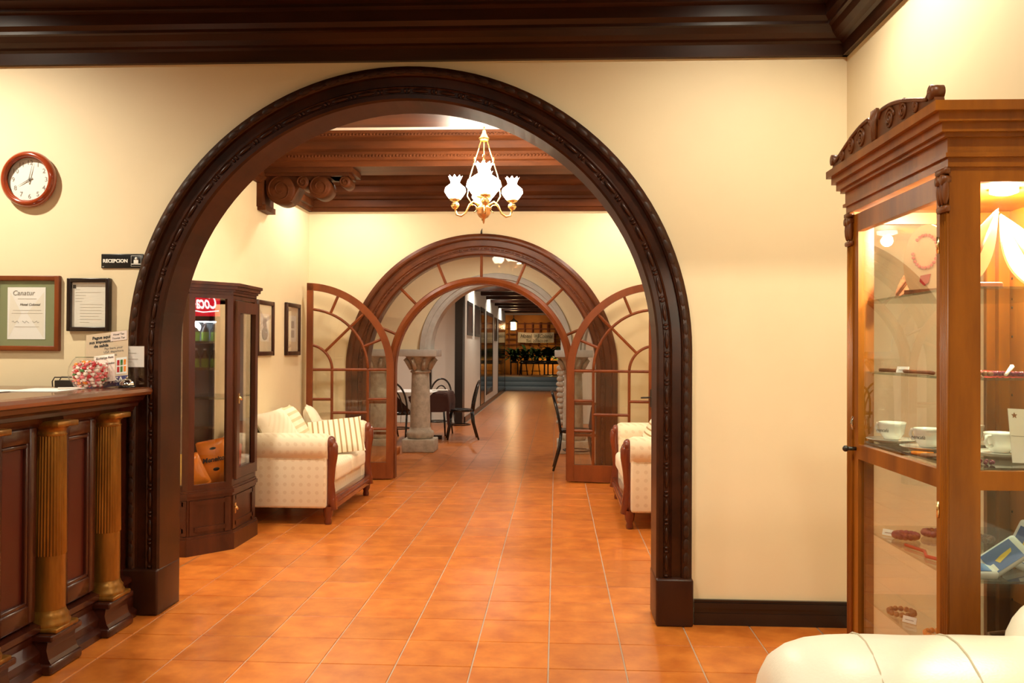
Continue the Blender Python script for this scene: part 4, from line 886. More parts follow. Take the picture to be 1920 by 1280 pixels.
for k in range(4):
    a = k * PI / 2 + R(8); light('POINT', 'chandelier_bulb', (-0.57 + 0.222 * math.cos(a), 6.80 + 0.222 * math.sin(a), 2.76), 8, WARM2, 0.04)
light('POINT', 'chandelier_bulb', (-0.57, 6.80, 2.88), 14, WARM2, 0.04)

# ================================================================== reception desk
CT = 1.165
ct = thing('reception_counter', 'dark wooden reception counter with brass columns and red panels', 'counter', (-2.20, 0, 0))
CYE, CYS = YW - 0.07, 1.9
MB().box(-0.75, 0.0, CYS, YW - 0.002, 0.0, 1.12).build('body', 'wood_counter', ct)
MB().sweep([(0, 0.0), (0.075, 0.0), (0.08, 0.035), (0.055, 0.05), (0.06, 0.09), (0.03, 0.13), (0.035, 0.16), (0.05, 0.175), (0.05, 0.20), (0, 0.21)], [lambda a, b, y=y: (a, y, b) for y in (CYS, CYE)], closed_prof=True).build('base_moulding', 'wood_counter', ct)
MB().sweep([(0, 1.03), (0.03, 1.03), (0.045, 1.045), (0.06, 1.065), (0.075, 1.07), (0.075, 1.085), (0.10, 1.10), (0.11, 1.12), (0, 1.12)], [lambda a, b, y=y: (a, y, b) for y in (CYS, CYE)], closed_prof=True).build('cornice_moulding', 'wood_counter', ct)
cols = [4.137, 3.665, 3.193, 2.721, 2.249]
for y in cols:
    pl = MB().rbox(0, 0.115, y - 0.115, y + 0.13, 0.0, 0.045, 0.012, 2).sweep([(0.0, 0.045), (0.105, 0.045), (0.095, 0.06), (0.085, 0.10), (0.09, 0.135), (0.0, 0.135)], [lambda a, b, yy=yy: (a, yy, b) for yy in (y - 0.10, y + 0.115)], closed_prof=True)
    pl.rbox(0, 0.115, y - 0.112, y + 0.125, 0.135, 0.165, 0.008, 2).build('plinth', 'wood_counter', ct)
    cc = MB().rbox(0.0, 0.12, y - 0.085, y + 0.085, 0.165, 0.185, 0.004, 1)
    cc.lathe([(0.085, 0.185), (0.086, 0.20), (0.078, 0.207), (0.08, 0.222), (0.07, 0.235), (0.066, 0.25)], (0.035, y, 0), 24)
    co = cc.build('column_base', 'brass', ct)
    MB().lathe([(0.065, 0.25), (0.064, 0.48)], (0.035, y, 0), 28).build('column_foot', 'brass', ct)
    MB().lathe([(0.066, 0.48), (0.067, 0.485), (0.062, 0.99)], (0.035, y, 0), 192, flute=(32, 0.06)).build('fluted_shaft', 'brass', ct)
    MB().lathe([(0.06, 0.985), (0.066, 0.99), (0.06, 1.0), (0.062, 1.015), (0.075, 1.025)], (0.035, y, 0), 24).rbox(-0.02, 0.115, y - 0.08, y + 0.08, 1.025, 1.05, 0.004, 1).build('column_capital', 'brass', ct)
for a, b in zip(cols[1:], cols[:-1]):
    y0, y1 = a + 0.095, b - 0.095
    MB().box(0, 0.012, y0 + 0.05, y1 - 0.05, 0.30, 0.96).build('panel', 'wood_panel_red', ct)
    fm = MB().rbox(0, 0.035, y0, y0 + 0.05, 0.22, 1.03, 0.008, 2).rbox(0, 0.035, y1 - 0.05, y1, 0.22, 1.03, 0.008, 2).rbox(0, 0.0345, y0 + 0.048, y1 - 0.048, 0.22, 0.30, 0.008, 2).rbox(0, 0.0345, y0 + 0.048, y1 - 0.048, 0.965, 1.029, 0.008, 2)
    fm.rbox(0, 0.028, y0 + 0.045, y0 + 0.065, 0.29, 0.97, 0.006, 2).rbox(0, 0.028, y1 - 0.065, y1 - 0.045, 0.29, 0.97, 0.006, 2).rbox(0, 0.028, y0 + 0.05, y1 - 0.05, 0.295, 0.315, 0.006, 2).rbox(0, 0.028, y0 + 0.05, y1 - 0.05, 0.945, 0.965, 0.006, 2).build('panel_frame', 'wood_counter', ct)
wt = MB().sweep([(-0.78, 1.122), (0.115, 1.122), (0.135, 1.128), (0.145, 1.143), (0.14, 1.158), (0.125, CT), (-0.78, CT)], [lambda a, b, y=y: (-2.20 + a, y, b) for y in (CYS - 0.02, YW - 0.06)], closed_prof=True).build('worktop', 'wood_worktop')
tag(wt, 'polished brown worktop of the reception counter', 'worktop')
Z0 = CT + 0.001
# papers
for i, (x, y, a, w_, h_, lb) in enumerate(((-2.36, 3.95, 8, 0.24, 0.34, 'white paper sheet lying on the counter nearest the candy bowl'), (-2.55, 3.72, -6, 0.26, 0.36, 'white paper sheet lying on the counter farthest from the arch'), (-2.32, 4.08, 30, 0.10, 0.16, 'pink-edged leaflet lying under the candy bowl edge'))):
    tag(MB().box(-w_ / 2, w_ / 2, -h_ / 2, h_ / 2, 0, 0.0015).build('paper_sheet', 'paper_white' if i < 2 else 'paper_pink', None, (x, y, Z0 + 0.0016 * i), (0, 0, R(a))), lb, 'paper', 'papers on the counter')
# candy bowl
BWX, BWY = -2.275, 4.18
bw = thing('candy_bowl', 'round fishbowl glass full of wrapped candies on the counter', 'bowl', (BWX, BWY, Z0))
bp = [(0.0, 0.0), (0.055, 0.0), (0.075, 0.012), (0.094, 0.045), (0.099, 0.075), (0.094, 0.105), (0.078, 0.135), (0.066, 0.147), (0.064, 0.150)]
MB().lathe(bp, n=32).build('bowl_glass', 'glass_clear', bw)
MB().tube([(0.064 * math.cos(2 * PI * k / 28), 0.064 * math.sin(2 * PI * k / 28), 0.15) for k in range(28)], 0.0025, 6, closed=True).build('rim', 'glass_shelf', bw)
cand = {}
for mname in ('red_gloss', 'pale_wrap', 'pink_wrap', 'green_gloss', 'orange_gloss', 'yellow_gloss'):
    m = MB().sphere((0, 0, 0), (0.013, 0.009, 0.008), 8, 6)
    body = m.mesh('candy', mname)
    tw_ = MB()
    for sg in (-1, 1): tw_.add([(sg * 0.011, 0, 0), (sg * 0.022, 0.008, 0.004), (sg * 0.023, 0.0, -0.005), (sg * 0.022, -0.008, 0.004)], [(0, 1, 2), (0, 2, 3)])
    cand[mname] = (body, tw_.mesh('wrapper_twist', 'pale_wrap' if mname != 'pale_wrap' else 'pink_wrap'))
cn = {'red_gloss': 'red', 'pale_wrap': 'pale', 'pink_wrap': 'pink', 'green_gloss': 'green', 'orange_gloss': 'orange', 'yellow_gloss': 'yellow'}
def bowl_r(z):
    for (r0, z0), (r1, z1) in zip(bp[1:-1], bp[2:]):
        if z0 <= z <= z1: return r0 + (r1 - r0) * (z - z0) / max(1e-6, z1 - z0)
    return 0.06
for layer in range(8):
    z = 0.012 + layer * 0.0145; rm = bowl_r(z) - 0.026
    nn = max(6, int(2 * PI * rm / 0.031))
    for k in range(nn):
        q = 2 * PI * (k + 0.5 * (layer % 2)) / nn; mname = random.choices(list(cand), [4, 8, 5, 1.0, 1.0, 0.7])[0]
        o = inst('candy', cand[mname][0], None, (BWX + rm * math.cos(q), BWY + rm * math.sin(q), Z0 + z + random.uniform(-0.002, 0.002)), (random.uniform(-.5, .5), random.uniform(-.5, .5), q + PI / 2 + random.uniform(-.5, .5)))
        tag(o, '%s wrapped candy in the glass bowl' % cn[mname], 'candy', 'candies in the glass bowl'); inst('wrapper_twist', cand[mname][1], o)
for k in range(10):
    q = 2 * PI * k / 10; rm = 0.03 if k % 2 else 0.012; mname = random.choice(list(cand))
    o = inst('candy', cand[mname][0], None, (BWX + rm * math.cos(q), BWY + rm * math.sin(q), Z0 + 0.122 + random.uniform(-0.003, 0.006)), (random.uniform(-.5, .5), random.uniform(-.5, .5), random.uniform(0, 6)))
    tag(o, '%s wrapped candy in the glass bowl' % cn[mname], 'candy', 'candies in the glass bowl'); inst('wrapper_twist', cand[mname][1], o)
# bell
bl = thing('desk_bell', 'chrome call bell at the counter end beside the arch', 'bell', (-2.135, 4.27, Z0))
MB().lathe([(0, 0), (0.040, 0), (0.040, 0.006), (0.034, 0.010), (0, 0.010)], n=24).build('base', 'black_paint', bl)
MB().lathe([(0.036, 0.012), (0.036, 0.018), (0.031, 0.030), (0.020, 0.041), (0.006, 0.045), (0, 0.045)], n=24).build('dome', 'steel', bl)
MB().cyl((0, 0, 0.044), (0, 0, 0.054), 0.005, n=10).build('button', 'steel', bl)
# card tray behind the bowl
cdh = thing('card_tray', 'dark wire card tray behind the candy bowl', 'tray', (-2.42, 4.24, Z0))
MB().box(-0.05, 0.05, -0.03, 0.03, 0.0, 0.035).build('tray_body', 'dark_metal', cdh)
for y in (-0.03, 0.03): MB().tube([(-0.06, y, 0.003), (-0.062, y, 0.03), (-0.05, y, 0.05), (0.05, y, 0.05), (0.062, y, 0.03), (0.06, y, 0.003)], 0.003, 5).build('wire', 'dark_metal', cdh)
# leaning poster in acrylic stand
ps = thing('tax_notice', 'beige airport tax notice leaning in a clear stand', 'notice', (-2.24, 4.28, Z0), (R(-14), R(-7), 0))
MB().box(-0.115, 0.105, -0.001, 0.002, 0.0, 0.285).build('notice_sheet', 'paper_cream', ps)
MB().box(-0.118, 0.108, -0.006, -0.004, 0.0, 0.288).build('acrylic_front', 'acrylic', ps)
MB().box(-0.115, 0.105, -0.002, -0.001, 0.0, 0.05).build('blue_band', 'ink_blue', ps)
text('lettering', 'VISA', 0.038, 'white_print', ps, (0.045, -0.003, 0.030), bold=0.001)
for i, s_ in enumerate(('Pague aqui', 'sus impuestos', 'de salida')): text('lettering', s_, 0.022, 'ink', ps, (-0.035, -0.002, 0.262 - 0.022 * i), bold=0.0006)
for i, s_ in enumerate(('Pay here your', 'USA departure', 'taxes')): text('lettering', s_, 0.017, 'ink_grey', ps, (0.03, -0.002, 0.20 - 0.018 * i))
MB().box(0.015, 0.10, -0.0035, -0.002, 0.235, 0.283).build('white_ticket', 'paper_pink', ps)
text('lettering', 'Hotel Tax', 0.014, 'ink', ps, (0.057, -0.004, 0.268)); text('lettering', 'Tourist Tax', 0.014, 'ink', ps, (0.057, -0.004, 0.248))
MB().box(0.045, 0.10, -0.002, -0.001, 0.06, 0.145).build('colour_panel', 'paper_white', ps)
for i in range(6): MB().box(0.05 + 0.017 * (i % 3), 0.062 + 0.017 * (i % 3), -0.003, -0.002, 0.07 + 0.035 * (i // 3), 0.098 + 0.035 * (i // 3)).build('colour_mark', ('red_gloss', 'green_gloss', 'orange_gloss')[i % 3], ps)
ec = thing('exchange_card', 'rounded pink exchange-rate card standing before the tax notice', 'card', (-2.205, 4.20, Z0), (R(-10), R(-8), 0))
MB().rbox(-0.055, 0.05, -0.0015, 0.0015, 0.03, 0.165, 0.0012, 1).build('card_sheet', 'paper_pink', ec)
MB().box(-0.055, 0.05, -0.003, 0.012, 0.0, 0.03).build('card_foot', 'acrylic', ec)
for i, (s_, z) in enumerate((('Exchange Rate', 0.150), ('Tipo de Cambio', 0.120), ('US', 0.098), ('1.00', 0.078), ('519.00', 0.044))): text('lettering', s_, 0.015, 'ink', ec, (0.0, -0.003, z), shear=0.2)
hp = thing('paper_holder', 'clear stand holding a white printed sheet beside the arch', 'stand', (-2.125, 4.335, Z0))
MB().box(-0.10, 0.045, -0.002, 0.002, 0.10, 0.205).build('printed_sheet', 'paper_white', hp)
for i in range(6): MB().box(-0.085, -0.085 + (0.06, 0.09, 0.045, 0.10, 0.07, 0.05)[i], -0.0035, -0.002, 0.185 - 0.015 * i, 0.187 - 0.015 * i).build('printed_line', 'ink_soft', hp)
MB().box(-0.105, 0.05, -0.006, -0.004, 0.0, 0.21).build('acrylic_front', 'acrylic', hp)
MB().box(-0.06, -0.054, -0.004, 0.004, 0.0, 0.10).box(0.032, 0.038, -0.004, 0.004, 0.0, 0.10).build('stand_legs', 'acrylic', hp)
MB().box(-0.105, 0.05, -0.02, 0.03, 0.0, 0.004).build('stand_foot', 'acrylic', hp)

# things on the front wall
ck = thing('wall_clock', 'round red-brown wooden wall clock showing eight, above the reception', 'clock', (-2.742, YW, 2.236))
MB().lathe([(0.118, 0.0), (0.140, -0.004), (0.147, -0.018), (0.143, -0.036), (0.132, -0.047), (0.122, -0.050), (0.116, -0.040), (0.113, -0.028), (0.110, -0.028)], n=64, axis='y').build('rim', 'wood_clock', ck)
MB().lathe([(0.0, -0.012), (0.116, -0.012)], n=48, axis='y').build('dial', 'face_white', ck)
for h in range(1, 13):
    a = PI / 2 - h * PI / 6; text('numeral', str(h), 0.034, 'ink_grey', ck, (0.088 * math.cos(a), -0.013, 0.088 * math.sin(a)))
def hand(L_, wd, ang, y, nme):
    a = PI / 2 - R(ang); c, s_ = math.cos(a), math.sin(a); n_ = (-s_, c)
    MB().prism([(-0.018 * c - n_[0] * wd, -0.018 * s_ - n_[1] * wd), (L_ * c, L_ * s_), (-0.018 * c + n_[0] * wd, -0.018 * s_ + n_[1] * wd)], y, y - 0.0015).build(nme, 'ink_grey', ck)
hand(0.068, 0.0045, 241, -0.016, 'hour_hand'); hand(0.092, 0.0035, 13, -0.019, 'minute_hand')
MB().lathe([(0, -0.022), (0.005, -0.021), (0.005, -0.012)], n=10, axis='y').build('hub', 'ink_grey', ck)
MB().lathe([(0.0, -0.030), (0.113, -0.030)], n=48, axis='y').build('crystal', 'glass_clear', ck)
rs = thing('reception_sign', 'black RECEPCION sign with receptionist symbol beside the arch', 'sign', (-2.247, YW, 1.812))
MB().rbox(-0.112, 0.112, -0.008, 0, -0.037, 0.037, 0.003, 2).build('plate', 'sign_black', rs)
text('lettering', 'RECEPCION', 0.0245, 'white_print', rs, (-0.036, -0.009, 0.0), bold=0.0010)
MB().tube([(0.048 + 0.026 + 0.026 * sx_, -0.009, 0.027 * sz_) for sx_, sz_ in ((-1, -1), (1, -1), (1, 1), (-1, 1))], 0.0012, 4, closed=True).build('symbol_border', 'white_print', rs)
MB().lathe([(0, -0.0105), (0.007, -0.0105), (0.007, -0.008)], (0.074, 0, 0.013), 14, 'y').box(0.062, 0.086, -0.0105, -0.008, -0.012, 0.006).box(0.050, 0.098, -0.0105, -0.008, -0.018, -0.014).build('symbol', 'white_print', rs)
text('lettering', 'ISO', 0.006, 'white_print', rs, (-0.10, -0.009, -0.030))
def frame(name, lab, x0, x1, z0, z1, bw_, mat, dep=0.025):
    t = thing(name, lab, 'picture frame', ((x0 + x1) / 2, YW, (z0 + z1) / 2)); hw_, hh = (x1 - x0) / 2, (z1 - z0) / 2
    for (a, b, c, d) in ((-hw_, -hw_ + bw_, -hh, hh), (hw_ - bw_, hw_, -hh, hh), (-hw_ + bw_ - 0.005, hw_ - bw_ + 0.005, -hh, -hh + bw_), (-hw_ + bw_ - 0.005, hw_ - bw_ + 0.005, hh - bw_, hh)):
        MB().rbox(a, b, -dep + (0.0004 if b > hw_ - bw_ and a < 0 else 0), 0, c, d, 0.004, 3).build('frame_bar', mat, t)
    MB().box(-hw_ + bw_ * 0.6, hw_ - bw_ * 0.6, -dep + 0.006, -dep + 0.008, -hh + bw_ * 0.6, hh - bw_ * 0.6).build('glazing', 'glass_clear', t)
    return t, hw_, hh
t, hw_, hh = frame('certificate_frame', 'wooden frame with green mat around a certificate, left of the letter', -2.925, -2.572, 1.345, 1.735, 0.026, 'wood_door')
MB().box(-hw_ + 0.02, hw_ - 0.02, -0.010, -0.008, -hh + 0.02, hh - 0.02).build('mat', 'mat_green', t)
MB().box(-0.105, 0.098, -0.0125, -0.010, -0.135, 0.135).build('certificate', 'paper_white', t)
text('lettering', 'Canatur', 0.036, 'ink_grey', t, (-0.02, -0.0135, 0.105), shear=0.2)
text('lettering', 'Hotel Colonial', 0.018, 'ink', t, (0.015, -0.0135, 0.045), shear=0.3)
for i, (z, w_) in enumerate(((0.075, 0.10), (0.015, 0.15), (0.0, 0.165), (-0.07, 0.13))): MB().box(-w_ / 2, w_ / 2, -0.0135, -0.0125, z - 0.0012, z + 0.0012).build('printed_line', 'ink_soft', t)
for i in range(3): MB().tube([(-0.08 + 0.055 * i + 0.007 * j, -0.013, -0.045 + 0.006 * math.sin(j * 2.1 + i)) for j in range(6)], 0.0008, 4).build('signature', 'ink', t)
MB().add([(-0.10, -0.0128, -0.13), (-0.03, -0.0128, 0.0), (-0.09, -0.0128, 0.11)], [(0, 1, 2)]).add([(0.09, -0.0128, 0.11), (0.0, -0.0128, 0.0), (0.09, -0.0128, -0.13)], [(0, 1, 2)]).build('pale_motif', 'paper', t)
t, hw_, hh = frame('letter_frame', 'black frame holding a typed letter, below the reception sign', -2.530, -2.303, 1.448, 1.722, 0.022, 'black_wood', 0.03)
MB().box(-hw_ + 0.018, hw_ - 0.018, -0.012, -0.009, -hh + 0.018, hh - 0.018).build('letter', 'paper', t)
MB().box(-0.088, -0.072, -0.0135, -0.012, 0.085, 0.103).build('letterhead', 'ink', t)
for i in range(13):
    z = 0.095 - 0.0155 * i; x0 = -0.05 if i > 5 else (-0.045 if i == 0 else -0.075); x1 = (0.065, -0.05, 0.06, -0.02, -0.03, -0.04, 0.07, 0.065, 0.06, 0.065, 0.05, 0.065, 0.0)[i]
    MB().box(x0, x1, -0.0128, -0.012, z - 0.001, z + 0.001).build('printed_line', 'ink_soft', t)

# ================================================================== display cabinet at right
CX0, CX1, CN, CF = 0.93, 1.42, 2.13, 2.85
dc = thing('display_cabinet', 'honey-coloured carved glass display cabinet at the right', 'cabinet')
ZT = 1.83
MB().box(CX0 - 0.02, CX1, CN - 0.02, CF + 0.02, 0, 0.12).box(CX0 - 0.01, CX1, CN - 0.01, CF + 0.01, 0.12, 0.30).build('base', 'wood_honey', dc)
def cprof(mb, off, z0, z1): mb.box(CX0 - off, CX1, CN - off, CF + off, z0, z1)
cn_ = MB()
for off, z0, z1 in ((0.006, 1.80, 1.822), (0.014, 1.822, 1.832), (0.008, 1.832, 1.868), (0.02, 1.868, 1.878), (0.03, 1.878, 1.90), (0.042, 1.90, 1.922), (0.055, 1.922, 1.945)): cprof(cn_, off, z0, z1)
cn_.build('cornice', 'wood_honey', dc)
MB().box(CX1 - 0.012, CX1, CN, CF, 0.3, 1.81).build('back_panel', 'wood_honey', dc)
for x in (1.03, 1.16, 1.29): pass
for i, y in enumerate((CN + 0.18, CN + 0.36, CN + 0.54)): MB().box(CX1 - 0.018, CX1 - 0.012, y - 0.012, y + 0.012, 0.3, 1.80).build('back_batten', 'wood_honey', dc)
# corner posts with fluted pilasters and carved capitals
def post(x0, x1, y0, y1): MB().box(x0, x1, y0, y1, 0.3, 1.81).build('corner_post', 'wood_honey', dc)
post(CX0, CX0 + 0.045, CN, CN + 0.045); post(CX0, CX0 + 0.045, CF - 0.045, CF); post(CX1 - 0.045, CX1, CN, CN + 0.045); post(CX1 - 0.045, CX1, CF - 0.045, CF)
for y in (CN + 0.022, CF - 0.022):
    fp = MB()
    for k in range(4): fp.cyl((CX0 - 0.001, y - 0.0165 + 0.011 * k, 0.33), (CX0 - 0.001, y - 0.0165 + 0.011 * k, 1.70), 0.005, n=8)
    fp.build('fluting', 'wood_honey', dc)
    MB().rbox(CX0 - 0.012, CX0 + 0.002, y - 0.026, y + 0.026, 1.695, 1.71, 0.003, 1).rbox(CX0 - 0.014, CX0 + 0.002, y - 0.028, y + 0.028, 1.785, 1.80, 0.003, 1).build('capital_block', 'wood_carved', dc)
    cf = MB()
    for k in range(3): cf.sphere((CX0 - 0.006, y - 0.016 + 0.016 * k, 1.745), (0.009, 0.009, 0.034), 8, 6)
    for k in range(2): cf.lathe([(0, -0.012), (0.012, -0.012), (0.012, 0.008), (0, 0.008)], (CX0 - 0.004, y - 0.013 + 0.026 * k, 1.772), 10, 'x')
    cf.build('carved_capital', 'wood_carved', dc)
# near side (end) frame and glass
def end_frame(y, sg):
    MB().box(CX0 + 0.045, CX0 + 0.072, y, y + 0.022 * sg, 0.3, 1.80).box(CX1 - 0.07, CX1 - 0.045, y, y + 0.022 * sg, 0.3, 1.80).box(CX0 + 0.072, CX1 - 0.07, y, y + 0.022 * sg, 1.765, 1.80).box(CX0 + 0.072, CX1 - 0.07, y, y + 0.022 * sg, 1.035, 1.08).box(CX0 + 0.072, CX1 - 0.07, y, y + 0.022 * sg, 0.30, 0.36).build('side_frame', 'wood_honey', dc)
    MB().box(CX0 + 0.07, CX1 - 0.07, y + 0.010 * sg, y + 0.013 * sg, 1.08, 1.766).build('glass_pane', 'glass_case', dc); MB().box(CX0 + 0.07, CX1 - 0.07, y + 0.010 * sg, y + 0.013 * sg, 0.36, 1.035).build('glass_pane', 'glass_case', dc)
end_frame(CN, 1); end_frame(CF, -1)
# long front with a glazed door (upper and lower lights)
dd = MB().box(CX0 + 0.002, CX0 + 0.024, CN + 0.047, CN + 0.075, 0.31, 1.79).box(CX0 + 0.002, CX0 + 0.024, CF - 0.085, CF - 0.047, 0.31, 1.79).box(CX0 + 0.002, CX0 + 0.024, CN + 0.075, CF - 0.085, 1.735, 1.79).box(CX0 + 0.002, CX0 + 0.024, CN + 0.075, CF - 0.085, 1.03, 1.075).box(CX0 + 0.002, CX0 + 0.024, CN + 0.075, CF - 0.085, 0.31, 0.38).build('door', 'wood_honey', dc)
MB().box(CX0 + 0.011, CX0 + 0.014, CN + 0.07, CF - 0.08, 1.07, 1.74).build('glass_pane', 'glass_case', dd); MB().box(CX0 + 0.011, CX0 + 0.014, CN + 0.07, CF - 0.08, 0.375, 1.035).build('glass_pane', 'glass_case', dd)
for z in (1.62, 0.98): MB().cyl((CX0 - 0.004, CN + 0.05, z - 0.02), (CX0 - 0.004, CN + 0.05, z + 0.02), 0.005, n=8).build('hinge', 'brass_bright', dd)
MB().cyl((CX0 + 0.002, CF - 0.066, 1.06), (CX0 - 0.03, CF - 0.066, 1.06), 0.006, n=8).sphere((CX0 - 0.03, CF - 0.066, 1.06), 0.010, 8, 6).build('knob', 'dark_metal', dd)
MB().tube([(CX0 - 0.006, CF - 0.066, 1.16), (CX0 - 0.012, CF - 0.066, 1.14), (CX0 - 0.006, CF - 0.066, 1.12)], 0.004, 6).build('latch', 'steel', dd)
# shelves
for z in (1.519, 1.30, 1.085, 0.815, 0.60): MB().box(CX0 + 0.03, CX1 - 0.014, CN + 0.026, CF - 0.026, z - 0.006, z).build('glass_shelf', 'glass_shelf', dc)
pg = MB()
for i in range(12):
    for (x, y) in ((CX1 - 0.012, CF - 0.06), (CX1 - 0.012, CN + 0.06)): pg.cyl((x - 0.001, y, 0.6 + 0.09 * i), (x + 0.002, y, 0.6 + 0.09 * i), 0.004, n=8)
tag(pg.build('peg_holes', 'black_wood', dc), kind='stuff')
MB().lathe([(0, 1.80), (0.035, 1.80), (0.035, 1.79), (0.02, 1.785), (0, 1.785)], (1.20, 2.42, 0), 18).build('cabinet_lamp', 'lit_lamp', dc)
# carved crest on the long front
cr_ = []
for i in range(49):
    u = -1 + 2 * i / 48; a = abs(u)
    if a < 0.07: h = 0.088
    else: h = 0.018 + 0.062 * math.sin(PI * min(1, max(0, (1 - (a - 0.07) / 0.93))) * 0.55) ** 1.2 - (0.018 if 0.07 < a < 0.11 else 0)
    if a > 0.93: h = 0.034
    cr_.append(((CN + CF) / 2 + u * 0.375, h))
crs = MB().prism([(y, 1.945) for y, h in ((CN - 0.03, 0), (CF + 0.03, 0))][:1] + [(y, 1.945 + h) for y, h in cr_] + [(CF + 0.02, 1.945)], CX0 - 0.045, CX0 - 0.022, 'yz').build('crest', 'wood_carved', dc)
cv = MB(); ym = (CN + CF) / 2
for sg in (-1, 1):
    for (cy_, cz_, rr_, a0_) in ((0.11, 0.036, 0.030, 0), (0.20, 0.034, 0.026, 1.2), (0.28, 0.022, 0.016, 2.2)):
        pts = [(CX0 - 0.046, ym + sg * (cy_ + rr_ * (1 - i / 30 * 0.85) * math.cos(a0_ + 4.4 * PI * i / 30)), 1.947 + cz_ + rr_ * (1 - i / 30 * 0.85) * math.sin(a0_ + 4.4 * PI * i / 30)) for i in range(31)]
        cv.tube(pts, 0.0045, 6)
    cv.tube([(CX0 - 0.046, ym + sg * abs(y - ym), 1.945 + h - 0.004) for y, h in cr_ if y >= ym + 0.03], 0.006, 6)
    cv.lathe([(0, -0.016), (0.017, -0.016), (0.017, 0.014), (0, 0.014)], (CX0 - 0.035, ym + sg * 0.372, 1.975), 14, 'x')
for k in range(4): cv.tube([(CX0 - 0.046, ym + 0.008 * (k - 1.5), 1.95), (CX0 - 0.05, ym + 0.010 * (k - 1.5), 2.0), (CX0 - 0.046, ym + 0.013 * (k - 1.5), 2.035)], 0.005, 6)
cv.build('crest_carving', 'wood_carved', dc)
light('POINT', 'cabinet_light', (1.20, 2.42, 1.765), 38, WARM2, 0.02)
# ---- contents
def put(o, lab, cat, grp=None): return tag(o, lab, cat, grp)
def leaf_paddle(lab, loc, rot, L_, w_, mat):
    t = thing('carved_paddle', lab, 'carving', loc, rot, group='pale carvings on the top shelf')
    n = 14; poly = [(w_ * math.sin(PI * (i / n) ** 0.8), L_ * i / n) for i in range(n + 1)] + [(-w_ * math.sin(PI * (i / n) ** 0.8), L_ * i / n) for i in range(n - 1, 0, -1)]
    MB().prism(poly, -0.006, 0.006).build('blade', mat, t); MB().tube([(0, -0.008, 0), (0, -0.009, L_ * 0.95)], 0.004, 5).build('midrib', 'carved_wood', t)
leaf_paddle('tall pale leaf carving leaning right on the top shelf', (1.06, 2.36, 1.521), (R(-12), R(28), 0), 0.26, 0.036, 'pale_wood')
leaf_paddle('broad pale leaf carving leaning left on the top shelf', (1.30, 2.40, 1.521), (R(-12), R(-24), 0), 0.24, 0.05, 'pale_wood')
leaf_paddle('slim brown leaf carving at the far end of the top shelf', (1.02, 2.70, 1.521), (R(-10), R(34), R(-40)), 0.20, 0.022, 'carved_wood')
dk = thing('necklace_stand', 'pale round necklace stand with red bead necklace on the top shelf', 'stand', (1.015, 2.46, 1.521), (R(0), R(0), R(-62)))
MB().prism([(0.075 * math.cos(q) * (1 if math.sin(q) > 0 else 1.0), 0.085 + 0.105 * math.sin(q)) for q in [2 * PI * k / 28 for k in range(28)] if 0.085 + 0.105 * math.sin(q) > 0], -0.005, 0.005).build('board', 'pale_wood', dk)
MB().box(-0.06, 0.06, -0.02, 0.03, 0, 0.012).build('foot', 'carved_wood', dk)
nb = MB()
for k in range(22): q = PI * 1.15 + PI * 1.7 * k / 21 - 0.4; nb.sphere((0.04 * math.cos(q), -0.009, 0.115 + 0.045 * math.sin(q)), 0.005, 6, 4)
tag(nb.build('bead_string', 'pink_wrap', dk), kind='stuff')
MB().prism([(-0.015, 0.05), (0.016, 0.053), (0.010, 0.03), (-0.004, 0.022), (-0.018, 0.034)], -0.009, -0.006).build('pendant', 'red_gloss', dk)
put(MB().rbox(-0.06, 0.06, -0.02, 0.02, 0, 0.018, 0.003, 1).build('wooden_block', 'carved_wood', None, (1.07, 2.30, 1.521)), 'small reddish wooden block lying on the top shelf', 'block')
# second shelf: flat woven and beaded jewellery
def bracelet(lab, x, y, z, r, th, mat, grp, n=14):
    t = thing('beaded_bracelet', lab, 'bracelet', (x, y, z), (0, 0, random.uniform(0, 3)), group=grp)
    b = MB().sphere((0, 0, 0), th, 8, 6).mesh('bead', mat)
    for k in range(n): inst('bead', b, t, (r * math.cos(2 * PI * k / n), r * math.sin(2 * PI * k / n), th))
J2 = 'jewellery on the second shelf'
bracelet('brown bead bracelet at the near end of the second shelf', 1.04, 2.24, 1.302, 0.035, 0.006, 'carved_wood', J2); bracelet('dark red bead bracelet beside the paintbrush on the second shelf', 1.13, 2.26, 1.302, 0.033, 0.006, 'purple_bead', J2); bracelet('pink bead bracelet in the middle of the second shelf', 1.10, 2.42, 1.302, 0.034, 0.006, 'pink_wrap', J2)
def cord(lab, pts, z, mat, r, nme='cord_necklace', cat='necklace', grp=J2): return put(MB().tube([(x, y, z + r) for x, y in pts], r, 6).build(nme, mat), lab, cat, grp)
cord('brown woven cord lying along the second shelf front', [(0.975, 2.70), (1.0, 2.60), (0.985, 2.52), (1.0, 2.42), (0.98, 2.34)], 1.3005, 'carved_wood', 0.006)
cord('reddish woven cord at the back of the second shelf', [(1.20, 2.32), (1.24, 2.42), (1.21, 2.54), (1.26, 2.66)], 1.3005, 'red_gloss', 0.005)
put(MB().tube([(1.09, 2.19, 1.307), (1.16, 2.30, 1.325)], [0.004, 0.006], 6).build('bone_stick', 'paper', None), 'pale stick lying across the second shelf', 'stick')
put(MB().sphere((1.215, 2.27, 1.327), (0.03, 0.03, 0.026), 10, 8).build('dark_seed_pod', 'carved_wood'), 'dark round seed pod at the second shelf right', 'seed pod')
def tagcard(lab, x, y, z, a):
    t = thing('price_tag', lab, 'price tag', (x, y, z), (R(-20), 0, R(a)), group='white price tags in the cabinet')
    MB().box(-0.02, 0.02, -0.001, 0.001, 0, 0.018).build('tag_front', 'paper_white', t); MB().box(-0.012, 0.012, -0.002, -0.001, 0.007, 0.009).build('printed_line', 'ink_grey', t)
